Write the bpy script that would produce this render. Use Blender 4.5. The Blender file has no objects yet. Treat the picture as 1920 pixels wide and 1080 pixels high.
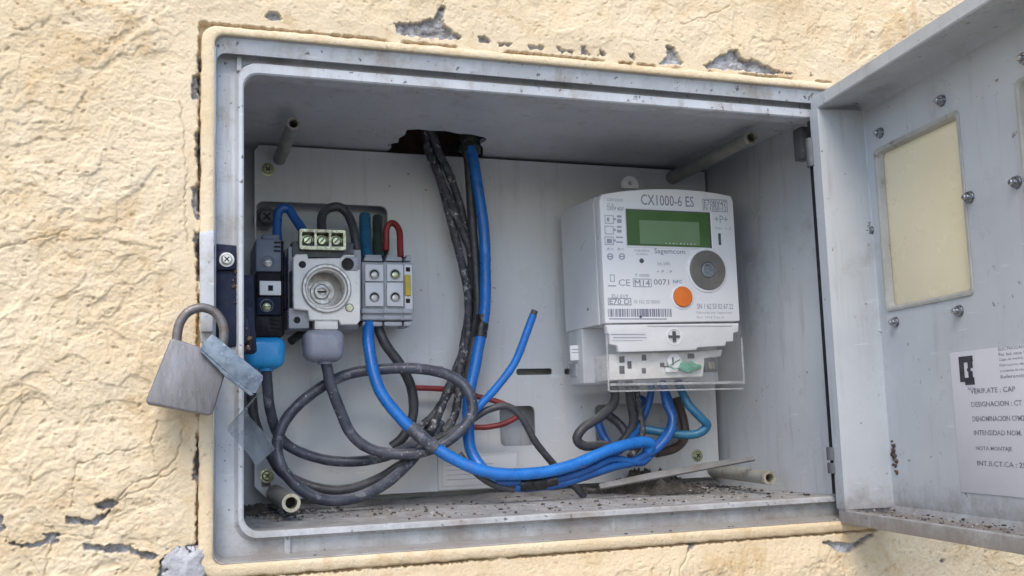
import bpy, bmesh, math, random
import numpy as np
from mathutils import Vector, Matrix

random.seed(7)
rng = np.random.default_rng(7)
R = math.radians
scene = bpy.context.scene
col = scene.collection

# ------------------------------------------------------------------ camera
CAM = Vector((-0.04435, -0.66465, 0.06397))
ROT = (1.6885, 0.0302, -0.31904)
FPX, SX, SY = 1855.13, -20.92, 34.88
cam = bpy.data.cameras.new('camera')
cam.sensor_width = 36.0
cam.lens = FPX / 1920 * 36.0
cam.shift_x = -SX / 1920
cam.shift_y = SY / 1920
cam.clip_start = 0.01
cam.clip_end = 500
camo = bpy.data.objects.new('camera', cam)
camo.location = CAM
camo.rotation_euler = ROT
col.objects.link(camo)
scene.camera = camo

# ------------------------------------------------------------------ world, sun, exposure
SUN_EL, SUN_AZ = R(50), R(-155)      # azimuth measured from +Y towards +X
world = bpy.data.worlds.new('World')
scene.world = world
world.use_nodes = True
wn = world.node_tree.nodes
sky = wn.new('ShaderNodeTexSky')
sky.sky_type = 'NISHITA'
sky.sun_disc = False
sky.sun_elevation = SUN_EL
sky.sun_rotation = SUN_AZ
sky.air_density = 1.0
sky.dust_density = 1.4
sky.ozone_density = 1.0
world.node_tree.links.new(sky.outputs[0], wn['Background'].inputs[0])
wn['Background'].inputs[1].default_value = 0.15
sun = bpy.data.lights.new('sun', 'SUN')
sun.energy = 1.15
sun.angle = R(34)
sun.color = (1.0, 0.91, 0.78)
suno = bpy.data.objects.new('sun', sun)
sd = Vector((math.sin(SUN_AZ) * math.cos(SUN_EL), math.cos(SUN_AZ) * math.cos(SUN_EL), math.sin(SUN_EL)))
suno.rotation_euler = sd.to_track_quat('Z', 'Y').to_euler()
suno.location = sd * 5
col.objects.link(suno)
scene.view_settings.view_transform = 'Standard'
scene.view_settings.look = 'None'
scene.view_settings.gamma = 1.0
scene.view_settings.exposure = 1.02
scene.cycles.transparent_max_bounces = 24

# ------------------------------------------------------------------ measuring helpers
from mathutils import Euler
CR = Euler(ROT).to_matrix()


def ray(px, py):
    return CR @ Vector(((px - 960 - SX) / FPX, -(py - 540 - SY) / FPX, -1))


def at(px, py, y):
    d = ray(px, py)
    return CAM + d * ((y - CAM.y) / d.y)


def atz(px, py, z):
    d = ray(px, py)
    return CAM + d * ((z - CAM.z) / d.z)


# ------------------------------------------------------------------ materials
def nd(nt, t, **k):
    n = nt.nodes.new(t)
    for a, b in k.items():
        setattr(n, a, b)
    return n


def mat(name, c1, c2=None, rough=0.5, metal=0.0, scale=60.0, bump=0.0, bscale=400.0, lo=0.35, hi=0.65,
        dirt=None, dscale=45.0, dlo=0.55, dhi=0.7, damt=0.8, spec=0.5, dust=None, stretch=None, rvar=0.15,
        grime=None, zdirt=None, streak=None):
    m = bpy.data.materials.new(name)
    m.use_nodes = True
    nt = m.node_tree
    L = nt.links.new
    b = nt.nodes['Principled BSDF']
    b.inputs['Roughness'].default_value = rough
    b.inputs['Metallic'].default_value = metal
    b.inputs['Specular IOR Level'].default_value = spec
    tc = nd(nt, 'ShaderNodeTexCoord')
    src = tc.outputs['Object']
    if stretch:
        mp = nd(nt, 'ShaderNodeMapping')
        mp.inputs['Scale'].default_value = stretch
        L(src, mp.inputs[0])
        src = mp.outputs[0]
    c2 = c2 or tuple(v * 0.86 for v in c1)

    def noise(sc, det=5, rgh=0.6):
        n = nd(nt, 'ShaderNodeTexNoise')
        n.inputs['Scale'].default_value = sc
        n.inputs['Detail'].default_value = det
        n.inputs['Roughness'].default_value = rgh
        L(src, n.inputs['Vector'])
        return n.outputs[0]

    def ramp(x, a, bb, o0=0.0, o1=1.0):
        r = nd(nt, 'ShaderNodeMapRange')
        r.interpolation_type = 'SMOOTHSTEP'
        for i, v in enumerate((a, bb, o0, o1)):
            r.inputs[1 + i].default_value = v
        L(x, r.inputs[0])
        return r.outputs[0]

    def mix(f, a, bb):
        x = nd(nt, 'ShaderNodeMix', data_type='RGBA')
        L(f, x.inputs[0])
        for i, v in ((6, a), (7, bb)):
            if isinstance(v, tuple):
                x.inputs[i].default_value = (*v, 1)
            else:
                L(v, x.inputs[i])
        return x.outputs[2]
    n1 = noise(scale)
    c = mix(ramp(n1, lo, hi), c1, c2)
    if dirt:
        c = mix(ramp(noise(dscale, 8, 0.7), dlo, dhi, 0, damt), c, dirt)
    if grime:      # fine specks
        gc, gs, ga, gb = grime
        c = mix(ramp(noise(gs, 3, 0.5), ga, gb, 0, 0.85), c, gc)
    if streak:     # run marks and scuffs
        mp2 = nd(nt, 'ShaderNodeMapping')
        mp2.inputs['Scale'].default_value = streak[2] if len(streak) > 2 else (1, 1, 0.09)
        L(tc.outputs['Object'], mp2.inputs[0])
        n2 = nd(nt, 'ShaderNodeTexNoise')
        n2.inputs['Scale'].default_value = 90
        n2.inputs['Detail'].default_value = 7
        n2.inputs['Roughness'].default_value = 0.7
        L(mp2.outputs[0], n2.inputs['Vector'])
        c = mix(ramp(n2.outputs[0], 0.52, 0.72, 0, streak[1]), c, streak[0])
        mp3 = nd(nt, 'ShaderNodeMapping')
        mp3.inputs['Scale'].default_value = (0.25, 0.25, 1.6)
        mp3.inputs['Rotation'].default_value = (0.3, 0.5, 0.2)
        L(tc.outputs['Object'], mp3.inputs[0])
        n3 = nd(nt, 'ShaderNodeTexNoise')
        n3.inputs['Scale'].default_value = 150
        n3.inputs['Detail'].default_value = 4
        L(mp3.outputs[0], n3.inputs['Vector'])
        c = mix(ramp(n3.outputs[0], 0.66, 0.74, 0, streak[1] * 0.9), c, tuple(min(1, v * 1.25) for v in c1))
    if zdirt:      # splashed and washed-in dirt along the foot of the piece
        zc_, z0_, z1_, za_ = zdirt
        sp = nd(nt, 'ShaderNodeSeparateXYZ')
        L(tc.outputs['Object'], sp.inputs[0])
        ad = nd(nt, 'ShaderNodeMath', operation='MULTIPLY_ADD')
        L(noise(55, 8, 0.75), ad.inputs[0])
        ad.inputs[1].default_value = 0.06
        L(sp.outputs['Z'], ad.inputs[2])
        c = mix(ramp(ad.outputs[0], z0_ + 0.03, z1_ + 0.03, za_, 0.0), c, zc_)
    if dust:       # settled dust on upward faces
        g = nd(nt, 'ShaderNodeNewGeometry')
        s = nd(nt, 'ShaderNodeSeparateXYZ')
        L(g.outputs['Normal'], s.inputs[0])
        up = ramp(s.outputs['Z'], 0.55, 0.9)
        mm = nd(nt, 'ShaderNodeMath', operation='MULTIPLY')
        L(up, mm.inputs[0])
        L(ramp(noise(70, 6, 0.7), 0.3, 0.6, 0.25, 0.95), mm.inputs[1])
        c = mix(mm.outputs[0], c, dust)
    L(c, b.inputs['Base Color'])
    L(ramp(noise(scale * 2.3), 0.3, 0.7, max(0.02, rough - rvar), min(1, rough + rvar)), b.inputs['Roughness'])
    if bump:
        bp = nd(nt, 'ShaderNodeBump')
        bp.inputs['Strength'].default_value = 1.0
        bp.inputs['Distance'].default_value = bump
        L(noise(bscale, 6, 0.65), bp.inputs['Height'])
        L(bp.outputs[0], b.inputs['Normal'])
    return m


DUST = (0.20, 0.18, 0.155)
BRN = (0.16, 0.115, 0.08)
M = {}
M['cab'] = mat('cabinet_polyester', (0.55, 0.575, 0.605), (0.495, 0.515, 0.545), 0.42, scale=9, bump=0.00012, bscale=350,
               dirt=(0.26, 0.235, 0.21), dscale=14, dlo=0.56, dhi=0.78, damt=0.55, dust=(0.27, 0.255, 0.24),
               grime=((0.13, 0.11, 0.09), 170, 0.70, 0.77), streak=((0.29, 0.275, 0.255), 0.45))
M['frame'] = mat('cabinet_frame', (0.52, 0.545, 0.58), (0.43, 0.45, 0.475), 0.45, scale=18, bump=0.0002, bscale=300,
                 dirt=(0.27, 0.225, 0.185), dscale=30, dlo=0.47, dhi=0.70, damt=0.75, dust=(0.27, 0.25, 0.23),
                 grime=((0.075, 0.06, 0.05), 230, 0.64, 0.72), zdirt=((0.17, 0.145, 0.125), -0.004, 0.04, 0.75), streak=((0.24, 0.215, 0.19), 0.5))
M['door'] = mat('door_polyester', (0.475, 0.505, 0.535), (0.43, 0.455, 0.485), 0.4, scale=11, bump=0.00012, bscale=300,
                dirt=(0.27, 0.25, 0.235), dscale=20, dlo=0.54, dhi=0.78, damt=0.6, dust=(0.19, 0.165, 0.145),
                grime=((0.12, 0.10, 0.09), 130, 0.68, 0.74), zdirt=((0.17, 0.145, 0.135), 0.002, 0.042, 0.85), streak=((0.31, 0.30, 0.295), 0.5))
M['plate'] = mat('plate_polyester', (0.67, 0.685, 0.695), (0.625, 0.64, 0.655), 0.4, scale=6,
                 dirt=(0.42, 0.40, 0.36), dscale=12, dlo=0.58, dhi=0.8, damt=0.5, bump=0.00006, bscale=500,
                 grime=((0.22, 0.19, 0.16), 190, 0.71, 0.79), streak=((0.45, 0.43, 0.40), 0.4))
M['rimpaint'] = mat('painted_rim', (0.80, 0.66, 0.43), (0.73, 0.59, 0.37), 0.75, scale=40, bump=0.0006, bscale=160,
                    dirt=(0.60, 0.45, 0.28), dscale=50, dlo=0.58, dhi=0.75, damt=0.5)
M['white'] = mat('meter_white', (0.86, 0.865, 0.88), (0.83, 0.835, 0.85), 0.38, scale=20, bump=0.00003)
M['housing'] = mat('meter_housing', (0.70, 0.715, 0.74), (0.66, 0.675, 0.70), 0.42, scale=15, bump=0.00004)
M['ink'] = mat('printed_ink', (0.20, 0.21, 0.27), (0.28, 0.29, 0.35), 0.6)
M['inkl'] = mat('printed_ink_pale', (0.34, 0.35, 0.41), (0.40, 0.41, 0.46), 0.6)
M['black'] = mat('black_plastic', (0.010, 0.010, 0.013), (0.018, 0.018, 0.022), 0.55, scale=90, dirt=(0.045, 0.04, 0.036), dscale=120, dlo=0.58, dhi=0.72, spec=0.2)
M['navy'] = mat('dark_blue_plastic', (0.010, 0.015, 0.038), (0.014, 0.019, 0.042), 0.55, scale=70, dirt=(0.045, 0.04, 0.036), dscale=110, dlo=0.58, dhi=0.72, spec=0.2)
M['slate'] = mat('slate_plastic', (0.17, 0.20, 0.26), (0.145, 0.17, 0.22), 0.5, scale=70, dirt=(0.24, 0.23, 0.22), dscale=150, dlo=0.6, dhi=0.72)
M['grey'] = mat('grey_plastic', (0.40, 0.42, 0.455), (0.35, 0.37, 0.40), 0.5, scale=60, dirt=(0.27, 0.26, 0.25), dscale=160, dlo=0.58, dhi=0.7, dust=(0.38, 0.36, 0.33))
M['dgrey'] = mat('dark_grey_plastic', (0.10, 0.105, 0.115), (0.075, 0.08, 0.09), 0.5, scale=80, dirt=(0.2, 0.19, 0.18), dscale=140, dlo=0.58, dhi=0.7)
M['ceramic'] = mat('white_ceramic', (0.82, 0.81, 0.79), (0.75, 0.73, 0.70), 0.3, scale=70, dirt=(0.42, 0.33, 0.26), dscale=110, dlo=0.6, dhi=0.74, damt=0.7)
M['brass'] = mat('dull_brass', (0.50, 0.49, 0.34), (0.36, 0.35, 0.25), 0.38, 0.8, scale=150, dirt=(0.14, 0.12, 0.08), dscale=230, dlo=0.52, dhi=0.68)
M['zinc'] = mat('yellow_zinc', (0.55, 0.58, 0.38), (0.42, 0.44, 0.28), 0.35, 0.75, scale=200, dirt=(0.16, 0.14, 0.09), dscale=260, dlo=0.55, dhi=0.7)
M['steel'] = mat('steel', (0.62, 0.61, 0.59), (0.50, 0.48, 0.45), 0.45, 0.6, scale=140, dirt=(0.26, 0.20, 0.15), dscale=150, dlo=0.55, dhi=0.7, bump=0.00005, bscale=500)
M['lock'] = mat('padlock_steel', (0.24, 0.232, 0.245), (0.20, 0.195, 0.205), 0.44, 0.6, scale=140, dirt=(0.17, 0.145, 0.135), dscale=110, dlo=0.52, dhi=0.7, damt=0.7,
                bump=0.00014, bscale=900, stretch=(1, 1, 0.3), rvar=0.2, grime=((0.38, 0.37, 0.38), 260, 0.66, 0.72))
M['shackle'] = mat('shackle_steel', (0.20, 0.192, 0.19), (0.15, 0.14, 0.136), 0.5, 0.5, scale=160, dirt=(0.16, 0.09, 0.055), dscale=120, dlo=0.5, dhi=0.66)
M['rust'] = mat('rust', (0.095, 0.06, 0.042), (0.045, 0.034, 0.028), 0.9, scale=220, bump=0.0006, bscale=420, dirt=(0.30, 0.25, 0.21), dscale=260, dlo=0.55, dhi=0.65)
M['cable'] = mat('grey_cable', (0.040, 0.045, 0.066), (0.080, 0.088, 0.115), 0.42, scale=55, dirt=(0.30, 0.305, 0.335), dscale=90, dlo=0.54, dhi=0.72, damt=0.75, grime=((0.45, 0.45, 0.48), 380, 0.66, 0.72), dust=(0.19, 0.19, 0.215), bump=0.00008)
M['cabledk'] = mat('dark_cable', (0.042, 0.043, 0.05), (0.065, 0.066, 0.075), 0.45, scale=130, dirt=(0.2, 0.19, 0.18), dscale=220, dlo=0.62, dhi=0.72, dust=(0.15, 0.145, 0.14))
M['speck'] = mat('paint_flecked_cable', (0.03, 0.031, 0.038), (0.085, 0.085, 0.10), 0.55, scale=150, dirt=(0.42, 0.415, 0.42), dscale=190, dlo=0.53, dhi=0.64, damt=0.95, bump=0.0005, bscale=380)
M['blue'] = mat('blue_cable', (0.014, 0.175, 0.58), (0.014, 0.14, 0.48), 0.34, scale=60, dirt=(0.13, 0.19, 0.32), dscale=120, dlo=0.56, dhi=0.8, damt=0.6)
M['blued'] = mat('deep_blue_cable', (0.014, 0.11, 0.37), (0.014, 0.075, 0.27), 0.38, scale=60, dirt=(0.08, 0.10, 0.18), dscale=120, dlo=0.6, dhi=0.8, damt=0.6)
M['teal'] = mat('teal_cable', (0.018, 0.12, 0.24), (0.025, 0.15, 0.27), 0.38, scale=80, dirt=(0.12, 0.17, 0.2), dscale=140, dlo=0.6, dhi=0.8)
M['red'] = mat('red_wire', (0.30, 0.035, 0.03), (0.22, 0.03, 0.03), 0.42, scale=90, dirt=(0.2, 0.13, 0.11), dscale=140, dlo=0.6, dhi=0.8)
M['brown'] = mat('brown_wire', (0.075, 0.05, 0.042), (0.055, 0.04, 0.035), 0.45, scale=90)
M['green'] = mat('dark_green_wire', (0.03, 0.05, 0.045), (0.045, 0.06, 0.05), 0.45, scale=90)
M['capblue'] = mat('blue_rubber', (0.018, 0.29, 0.66), (0.03, 0.33, 0.70), 0.34, scale=50, dirt=(0.16, 0.30, 0.42), dscale=90, dlo=0.6, dhi=0.8, damt=0.5)
M['capgrey'] = mat('grey_rubber', (0.27, 0.29, 0.36), (0.235, 0.25, 0.315), 0.32, scale=50, dirt=(0.33, 0.33, 0.36), dscale=90, dlo=0.6, dhi=0.8, damt=0.5)
M['tape'] = mat('black_tape', (0.012, 0.012, 0.014), (0.02, 0.02, 0.022), 0.35, scale=90, dirt=(0.07, 0.06, 0.055), dscale=120)
M['lcd'] = mat('lcd_green', (0.105, 0.195, 0.072), (0.075, 0.15, 0.05), 0.2, scale=14, rvar=0.03)
M['lcdin'] = mat('lcd_glass_area', (0.21, 0.315, 0.18), (0.18, 0.285, 0.15), 0.2, scale=16, rvar=0.03)
M['orange'] = mat('orange_button', (0.80, 0.20, 0.035), (0.74, 0.18, 0.03), 0.45, scale=90)
M['port'] = mat('port_ring', (0.24, 0.225, 0.205), (0.20, 0.19, 0.175), 0.42, 0.35, scale=60)
M['portc'] = mat('port_centre', (0.27, 0.30, 0.33), (0.2, 0.22, 0.25), 0.25, 0.2, scale=60)
M['bolt'] = mat('bolt_steel', (0.42, 0.43, 0.45), (0.30, 0.31, 0.33), 0.25, 0.9, scale=200, dirt=(0.12, 0.10, 0.08), dscale=300, dlo=0.52, dhi=0.64)
M['pane'] = mat('cloudy_pane', (0.80, 0.72, 0.51), (0.76, 0.67, 0.455), 0.3, scale=8, dirt=(0.60, 0.50, 0.33), dscale=18, dlo=0.55, dhi=0.8, damt=0.5,
                grime=((0.45, 0.37, 0.25), 210, 0.74, 0.8))
M['paneedge'] = mat('pane_seal', (0.40, 0.40, 0.38), (0.33, 0.325, 0.30), 0.5, scale=60, dirt=(0.14, 0.115, 0.09), dscale=70, dlo=0.58, dhi=0.70)
M['paper'] = mat('paper_notice', (0.60, 0.605, 0.65), (0.565, 0.57, 0.62), 0.65, scale=16, dirt=(0.45, 0.44, 0.46), dscale=60, dlo=0.6, dhi=0.8, bump=0.00005)
M['yellow'] = mat('yellow_lever', (0.62, 0.47, 0.05), (0.52, 0.39, 0.05), 0.5, scale=120)
M['tag'] = mat('blue_grey_tag', (0.10, 0.135, 0.18), (0.19, 0.235, 0.29), 0.34, 0.1, scale=90, dirt=(0.40, 0.45, 0.50), dscale=150, dlo=0.57, dhi=0.7, stretch=(1.6, 1, 1.6), rvar=0.25)
M['seal'] = mat('green_seal', (0.10, 0.30, 0.20), (0.19, 0.45, 0.32), 0.4, scale=160)
M['label'] = mat('white_label', (0.72, 0.73, 0.75), (0.66, 0.67, 0.69), 0.55, scale=30, dirt=(0.52, 0.50, 0.47), dscale=80, dlo=0.6, dhi=0.8)
M['debris'] = mat('debris', (0.12, 0.10, 0.08), (0.055, 0.045, 0.04), 0.9, scale=55, dirt=(0.62, 0.60, 0.58), dscale=38, dlo=0.62, dhi=0.64, damt=1)
M['dustpile'] = mat('dust_pile', (0.045, 0.039, 0.034), (0.105, 0.095, 0.085), 0.95, scale=80, bump=0.0015, bscale=400, dirt=(0.04, 0.035, 0.03), dscale=60, dlo=0.52, dhi=0.66)
M['floordust'] = mat('floor_dust', (0.30, 0.295, 0.30), (0.22, 0.21, 0.205), 0.95, scale=40, bump=0.0008, bscale=500, dirt=(0.12, 0.105, 0.09), dscale=60, dlo=0.54, dhi=0.70, damt=0.8, grime=((0.06, 0.05, 0.045), 260, 0.62, 0.68))
M['masonry'] = mat('dark_masonry', (0.11, 0.075, 0.05), (0.06, 0.045, 0.033), 0.95, scale=60, bump=0.003, bscale=120)
M['cement'] = mat('bare_cement', (0.46, 0.47, 0.50), (0.36, 0.36, 0.38), 0.9, scale=70, bump=0.0015, bscale=260, dirt=(0.60, 0.60, 0.62), dscale=60, dlo=0.5, dhi=0.65)
M['strip'] = mat('broken_strip', (0.16, 0.16, 0.165), (0.115, 0.112, 0.11), 0.6, scale=50, dirt=(0.12, 0.105, 0.09), dscale=60, dlo=0.52, dhi=0.68)
M['standoff'] = mat('standoff_plastic', (0.30, 0.30, 0.27), (0.25, 0.25, 0.22), 0.45, scale=60, dirt=(0.17, 0.15, 0.11), dscale=70, dlo=0.5, dhi=0.7)
M['tubemetal'] = mat('tube_end', (0.58, 0.55, 0.45), (0.46, 0.43, 0.34), 0.35, 0.6, scale=130, dirt=(0.2, 0.17, 0.12), dscale=150, dlo=0.56, dhi=0.7)
M['hole'] = mat('dark_hole', (0.012, 0.012, 0.013), (0.02, 0.02, 0.02), 0.8)
M['ground'] = mat('ground_paving', (0.17, 0.162, 0.15), (0.14, 0.133, 0.125), 0.9, scale=3, bump=0.002, bscale=60)


def clear_mat(name, tint, body, amt):
    m = bpy.data.materials.new(name)
    m.use_nodes = True
    nt = m.node_tree
    nt.nodes.clear()
    L = nt.links.new
    o = nd(nt, 'ShaderNodeOutputMaterial')
    tr = nd(nt, 'ShaderNodeBsdfTransparent')
    tr.inputs[0].default_value = (*tint, 1)
    gl = nd(nt, 'ShaderNodeBsdfGlossy')
    gl.inputs['Roughness'].default_value = 0.14
    df = nd(nt, 'ShaderNodeBsdfDiffuse')
    df.inputs[0].default_value = (*body, 1)
    lw = nd(nt, 'ShaderNodeLayerWeight')
    pw = nd(nt, 'ShaderNodeMath', operation='POWER')
    pw.inputs[1].default_value = 4.0
    L(lw.outputs['Facing'], pw.inputs[0])
    fr = nd(nt, 'ShaderNodeMath', operation='MULTIPLY_ADD')
    fr.inputs[1].default_value = 0.5
    fr.inputs[2].default_value = 0.035
    L(pw.outputs[0], fr.inputs[0])
    tc = nd(nt, 'ShaderNodeTexCoord')
    no = nd(nt, 'ShaderNodeTexNoise')
    no.inputs['Scale'].default_value = 55
    no.inputs['Detail'].default_value = 6
    L(tc.outputs['Object'], no.inputs['Vector'])
    mr = nd(nt, 'ShaderNodeMapRange')
    for i, v in enumerate((0.35, 0.75, amt * 0.6, amt * 1.6)):
        mr.inputs[1 + i].default_value = v
    L(no.outputs[0], mr.inputs[0])
    m1 = nd(nt, 'ShaderNodeMixShader')
    L(mr.outputs[0], m1.inputs[0]); L(tr.outputs[0], m1.inputs[1]); L(df.outputs[0], m1.inputs[2])
    m2 = nd(nt, 'ShaderNodeMixShader')
    L(fr.outputs[0], m2.inputs[0]); L(m1.outputs[0], m2.inputs[1]); L(gl.outputs[0], m2.inputs[2])
    L(m2.outputs[0], o.inputs[0])
    return m


M['clear'] = clear_mat('clear_cover', (0.985, 0.985, 0.985), (0.8, 0.8, 0.82), 0.035)
M['clearedge'] = clear_mat('clear_edge', (0.9, 0.9, 0.91), (0.78, 0.79, 0.81), 0.26)
M['clearstrip'] = clear_mat('clear_strip', (0.85, 0.88, 0.92), (0.34, 0.40, 0.47), 0.45)

# ------------------------------------------------------------------ object helpers
BASE = {}


def finish(me, angle=35):
    for p in me.polygons:
        p.use_smooth = True
    me.set_sharp_from_angle(angle=R(angle))


def thing(name, label, cat, loc, group=None):
    o = bpy.data.objects.new(name, None)
    o.empty_display_size = 0.02
    o.location = loc
    o['label'] = label
    o['category'] = cat
    if group:
        o['group'] = group
    col.objects.link(o)
    BASE[o.name] = Vector(loc)
    return o


def tomesh(name, bm, mats, base, angle=35):
    bm.transform(Matrix.Translation(-base))
    bmesh.ops.recalc_face_normals(bm, faces=bm.faces)
    me = bpy.data.meshes.new(name)
    bm.to_mesh(me)
    bm.free()
    for m in (mats if isinstance(mats, (list, tuple)) else [mats]):
        me.materials.append(m)
    finish(me, angle)
    return me


def part(name, bm, mats, parent, label=None, angle=35, kind=None):
    base = BASE[parent.name]
    o = bpy.data.objects.new(name, tomesh(name, bm, mats, base, angle))
    o.parent = parent
    col.objects.link(o)
    BASE[o.name] = base
    if label:
        o['label'] = label
    if kind:
        o['kind'] = kind
    return o


def solo(name, bm, mats, label, cat, group=None, angle=35, kind=None):
    bm.verts.ensure_lookup_table()
    lo = Vector([min(v.co[i] for v in bm.verts) for i in range(3)])
    hi = Vector([max(v.co[i] for v in bm.verts) for i in range(3)])
    base = (lo + hi) / 2
    base.z = lo.z
    o = bpy.data.objects.new(name, tomesh(name, bm, mats, base, angle))
    o.location = base
    col.objects.link(o)
    BASE[o.name] = base
    if label:
        o['label'] = label
        o['category'] = cat
    if group:
        o['group'] = group
    if kind:
        o['kind'] = kind
    return o


def again(o, delta, parent=None, label=None):
    c = o.copy()
    col.objects.link(c)
    c.location = o.location + Vector(delta)
    if parent:
        c.parent = parent
    if label:
        c['label'] = label
    for ch in list(o.children):
        d = ch.copy()
        col.objects.link(d)
        d.parent = c
    return c


def NB():
    return bmesh.new()


def bevel(bm, geom_faces, w, seg=2):
    if w <= 0:
        return
    es = {e for f in geom_faces for e in f.edges}
    es = [e for e in es if len(e.link_faces) == 2 and e.calc_face_angle(0) > 0.5]
    bmesh.ops.bevel(bm, geom=es, offset=w, segments=seg, profile=0.5, affect='EDGES', clamp_overlap=True)


def box(bm, a, b, bev=0.0, mi=0, seg=2):
    (x0, y0, z0), (x1, y1, z1) = a, b
    x0, x1 = sorted((x0, x1)); y0, y1 = sorted((y0, y1)); z0, z1 = sorted((z0, z1))
    t = NB()
    r = bmesh.ops.create_cube(t, size=1)
    bmesh.ops.scale(t, vec=(x1 - x0, y1 - y0, z1 - z0), verts=t.verts)
    bmesh.ops.translate(t, vec=((x0 + x1) / 2, (y0 + y1) / 2, (z0 + z1) / 2), verts=t.verts)
    bevel(t, t.faces, min(bev, 0.45 * min(x1 - x0, y1 - y0, z1 - z0)), seg)
    merge(bm, t, mi)


def merge(bm, t, mi=0):
    for f in t.faces:
        f.material_index = mi
    me = bpy.data.meshes.new('tmp')
    t.to_mesh(me)
    t.free()
    bm.from_mesh(me)
    bpy.data.meshes.remove(me)


def pbox(bm, x0, y0, x1, y1, Ya, Yb, bev=0.0006, mi=0):
    """a block whose front face at depth Ya spans the given picture measurements"""
    p = at(x0, y1, Ya); q = at(x1, y0, Ya)
    box(bm, (p.x, Ya, p.z), (q.x, Yb, q.z), bev, mi)


def prism(bm, pts, vec, bev=0.0, mi=0, seg=2):
    t = NB()
    vs = [t.verts.new(p) for p in pts]
    f = t.faces.new(vs)
    r = bmesh.ops.extrude_face_region(t, geom=[f])
    bmesh.ops.translate(t, vec=vec, verts=[v for v in r['geom'] if isinstance(v, bmesh.types.BMVert)])
    bmesh.ops.recalc_face_normals(t, faces=t.faces)
    bevel(t, t.faces, bev, seg)
    merge(bm, t, mi)


def pprism(bm, px, Ya, Yb, bev=0.0, mi=0, seg=2):
    prism(bm, [at(x, y, Ya) for x, y in px], Vector((0, Yb - Ya, 0)), bev, mi, seg)


def lathe(bm, c, prof, axis=(0, -1, 0), seg=24, mi=0, caps=True):
    """prof: (radius, distance along axis)"""
    ax = Vector(axis).normalized()
    u = ax.orthogonal().normalized()
    w = ax.cross(u)
    c = Vector(c)
    t = NB()
    rings = []
    for r, d in prof:
        if r < 1e-7:
            rings.append([t.verts.new(c + ax * d)])
        else:
            rings.append([t.verts.new(c + ax * d + (u * math.cos(2 * math.pi * k / seg) + w * math.sin(2 * math.pi * k / seg)) * r) for k in range(seg)])
    for a, b in zip(rings[:-1], rings[1:]):
        for k in range(seg):
            k2 = (k + 1) % seg
            if len(a) == 1 and len(b) == 1:
                continue
            if len(a) == 1:
                t.faces.new((a[0], b[k], b[k2]))
            elif len(b) == 1:
                t.faces.new((a[k], b[0], a[k2]))
            else:
                t.faces.new((a[k], b[k], b[k2], a[k2]))
    if caps:
        for rg in (rings[0], rings[-1]):
            if len(rg) > 2:
                t.faces.new(rg)
    bmesh.ops.recalc_face_normals(t, faces=t.faces)
    merge(bm, t, mi)


def spline(pts, n=7):
    P = [Vector(p) for p in pts]
    P = [P[0] * 2 - P[1]] + P + [P[-1] * 2 - P[-2]]
    out = []
    for i in range(1, len(P) - 2):
        a, b, c, d = P[i - 1:i + 3]
        for k in range(n):
            t = k / n
            out.append(0.5 * ((2 * b) + (c - a) * t + (2 * a - 5 * b + 4 * c - d) * t * t + (3 * b - a - 3 * c + d) * t ** 3))
    out.append(P[-2])
    return out


def sweep(bm, path, r, seg=12, mi=0, wob=0.0, rfun=None, caps=True):
    t = NB()
    n = len(path)
    T = [(path[min(i + 1, n - 1)] - path[max(i - 1, 0)]).normalized() for i in range(n)]
    u = T[0].orthogonal().normalized()
    rings = []
    for i, p in enumerate(path):
        u = (u - T[i] * u.dot(T[i]))
        u.normalize()
        w = T[i].cross(u)
        rr = r * (rfun(i / (n - 1)) if rfun else 1) * (1 + wob * math.sin(i * 1.7) * math.cos(i * 0.63))
        rings.append([t.verts.new(p + (u * math.cos(2 * math.pi * k / seg) + w * math.sin(2 * math.pi * k / seg)) * rr) for k in range(seg)])
    for a, b in zip(rings[:-1], rings[1:]):
        for k in range(seg):
            t.faces.new((a[k], a[(k + 1) % seg], b[(k + 1) % seg], b[k]))
    if caps:
        t.faces.new(rings[0]); t.faces.new(rings[-1])
    merge(bm, t, mi)


def tube(bm, pts, r, seg=12, mi=0, n=7, wob=0.03, rfun=None, kink=1.0):
    P = spline([at(*p) for p in pts], n)
    k0 = random.random() * 50
    am = min(0.0006, r * 0.12) * kink
    for i, p in enumerate(P):
        f = min(1, i / 4, (len(P) - 1 - i) / 4)
        P[i] = p + Vector((math.sin(k0 + i * 0.33) * math.sin(i * 0.13 + k0), math.sin(k0 * 2 + i * 0.27), math.cos(k0 + i * 0.23) * math.sin(i * 0.17 + 1))) * am * f
    sweep(bm, P, r, seg, mi, wob, rfun)


def rrect(x0, x1, z0, z1, r, n=6):
    pts = []
    for cx, cz, a0 in ((x1 - r, z1 - r, 0), (x0 + r, z1 - r, 90), (x0 + r, z0 + r, 180), (x1 - r, z0 + r, 270)):
        for k in range(n + 1):
            a = R(a0 + 90 * k / n)
            pts.append((cx + r * math.cos(a), cz + r * math.sin(a)))
    return pts


def rings(bm, prof, mi=0, sub=1):
    t = NB()
    rr = []
    for x0, x1, z0, z1, r, y in prof:
        yl, yh = y if isinstance(y, tuple) else (y, y)
        rr.append([t.verts.new((x, yl + (yh - yl) * min(1, max(0, (z - 0.27) / 0.035)), z)) for x, z in rrect(x0, x1, z0, z1, r)])
    for a, b in zip(rr[:-1], rr[1:]):
        n = len(a)
        for k in range(n):
            t.faces.new((a[k], a[(k + 1) % n], b[(k + 1) % n], b[k]))
    merge(bm, t, mi)


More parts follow.
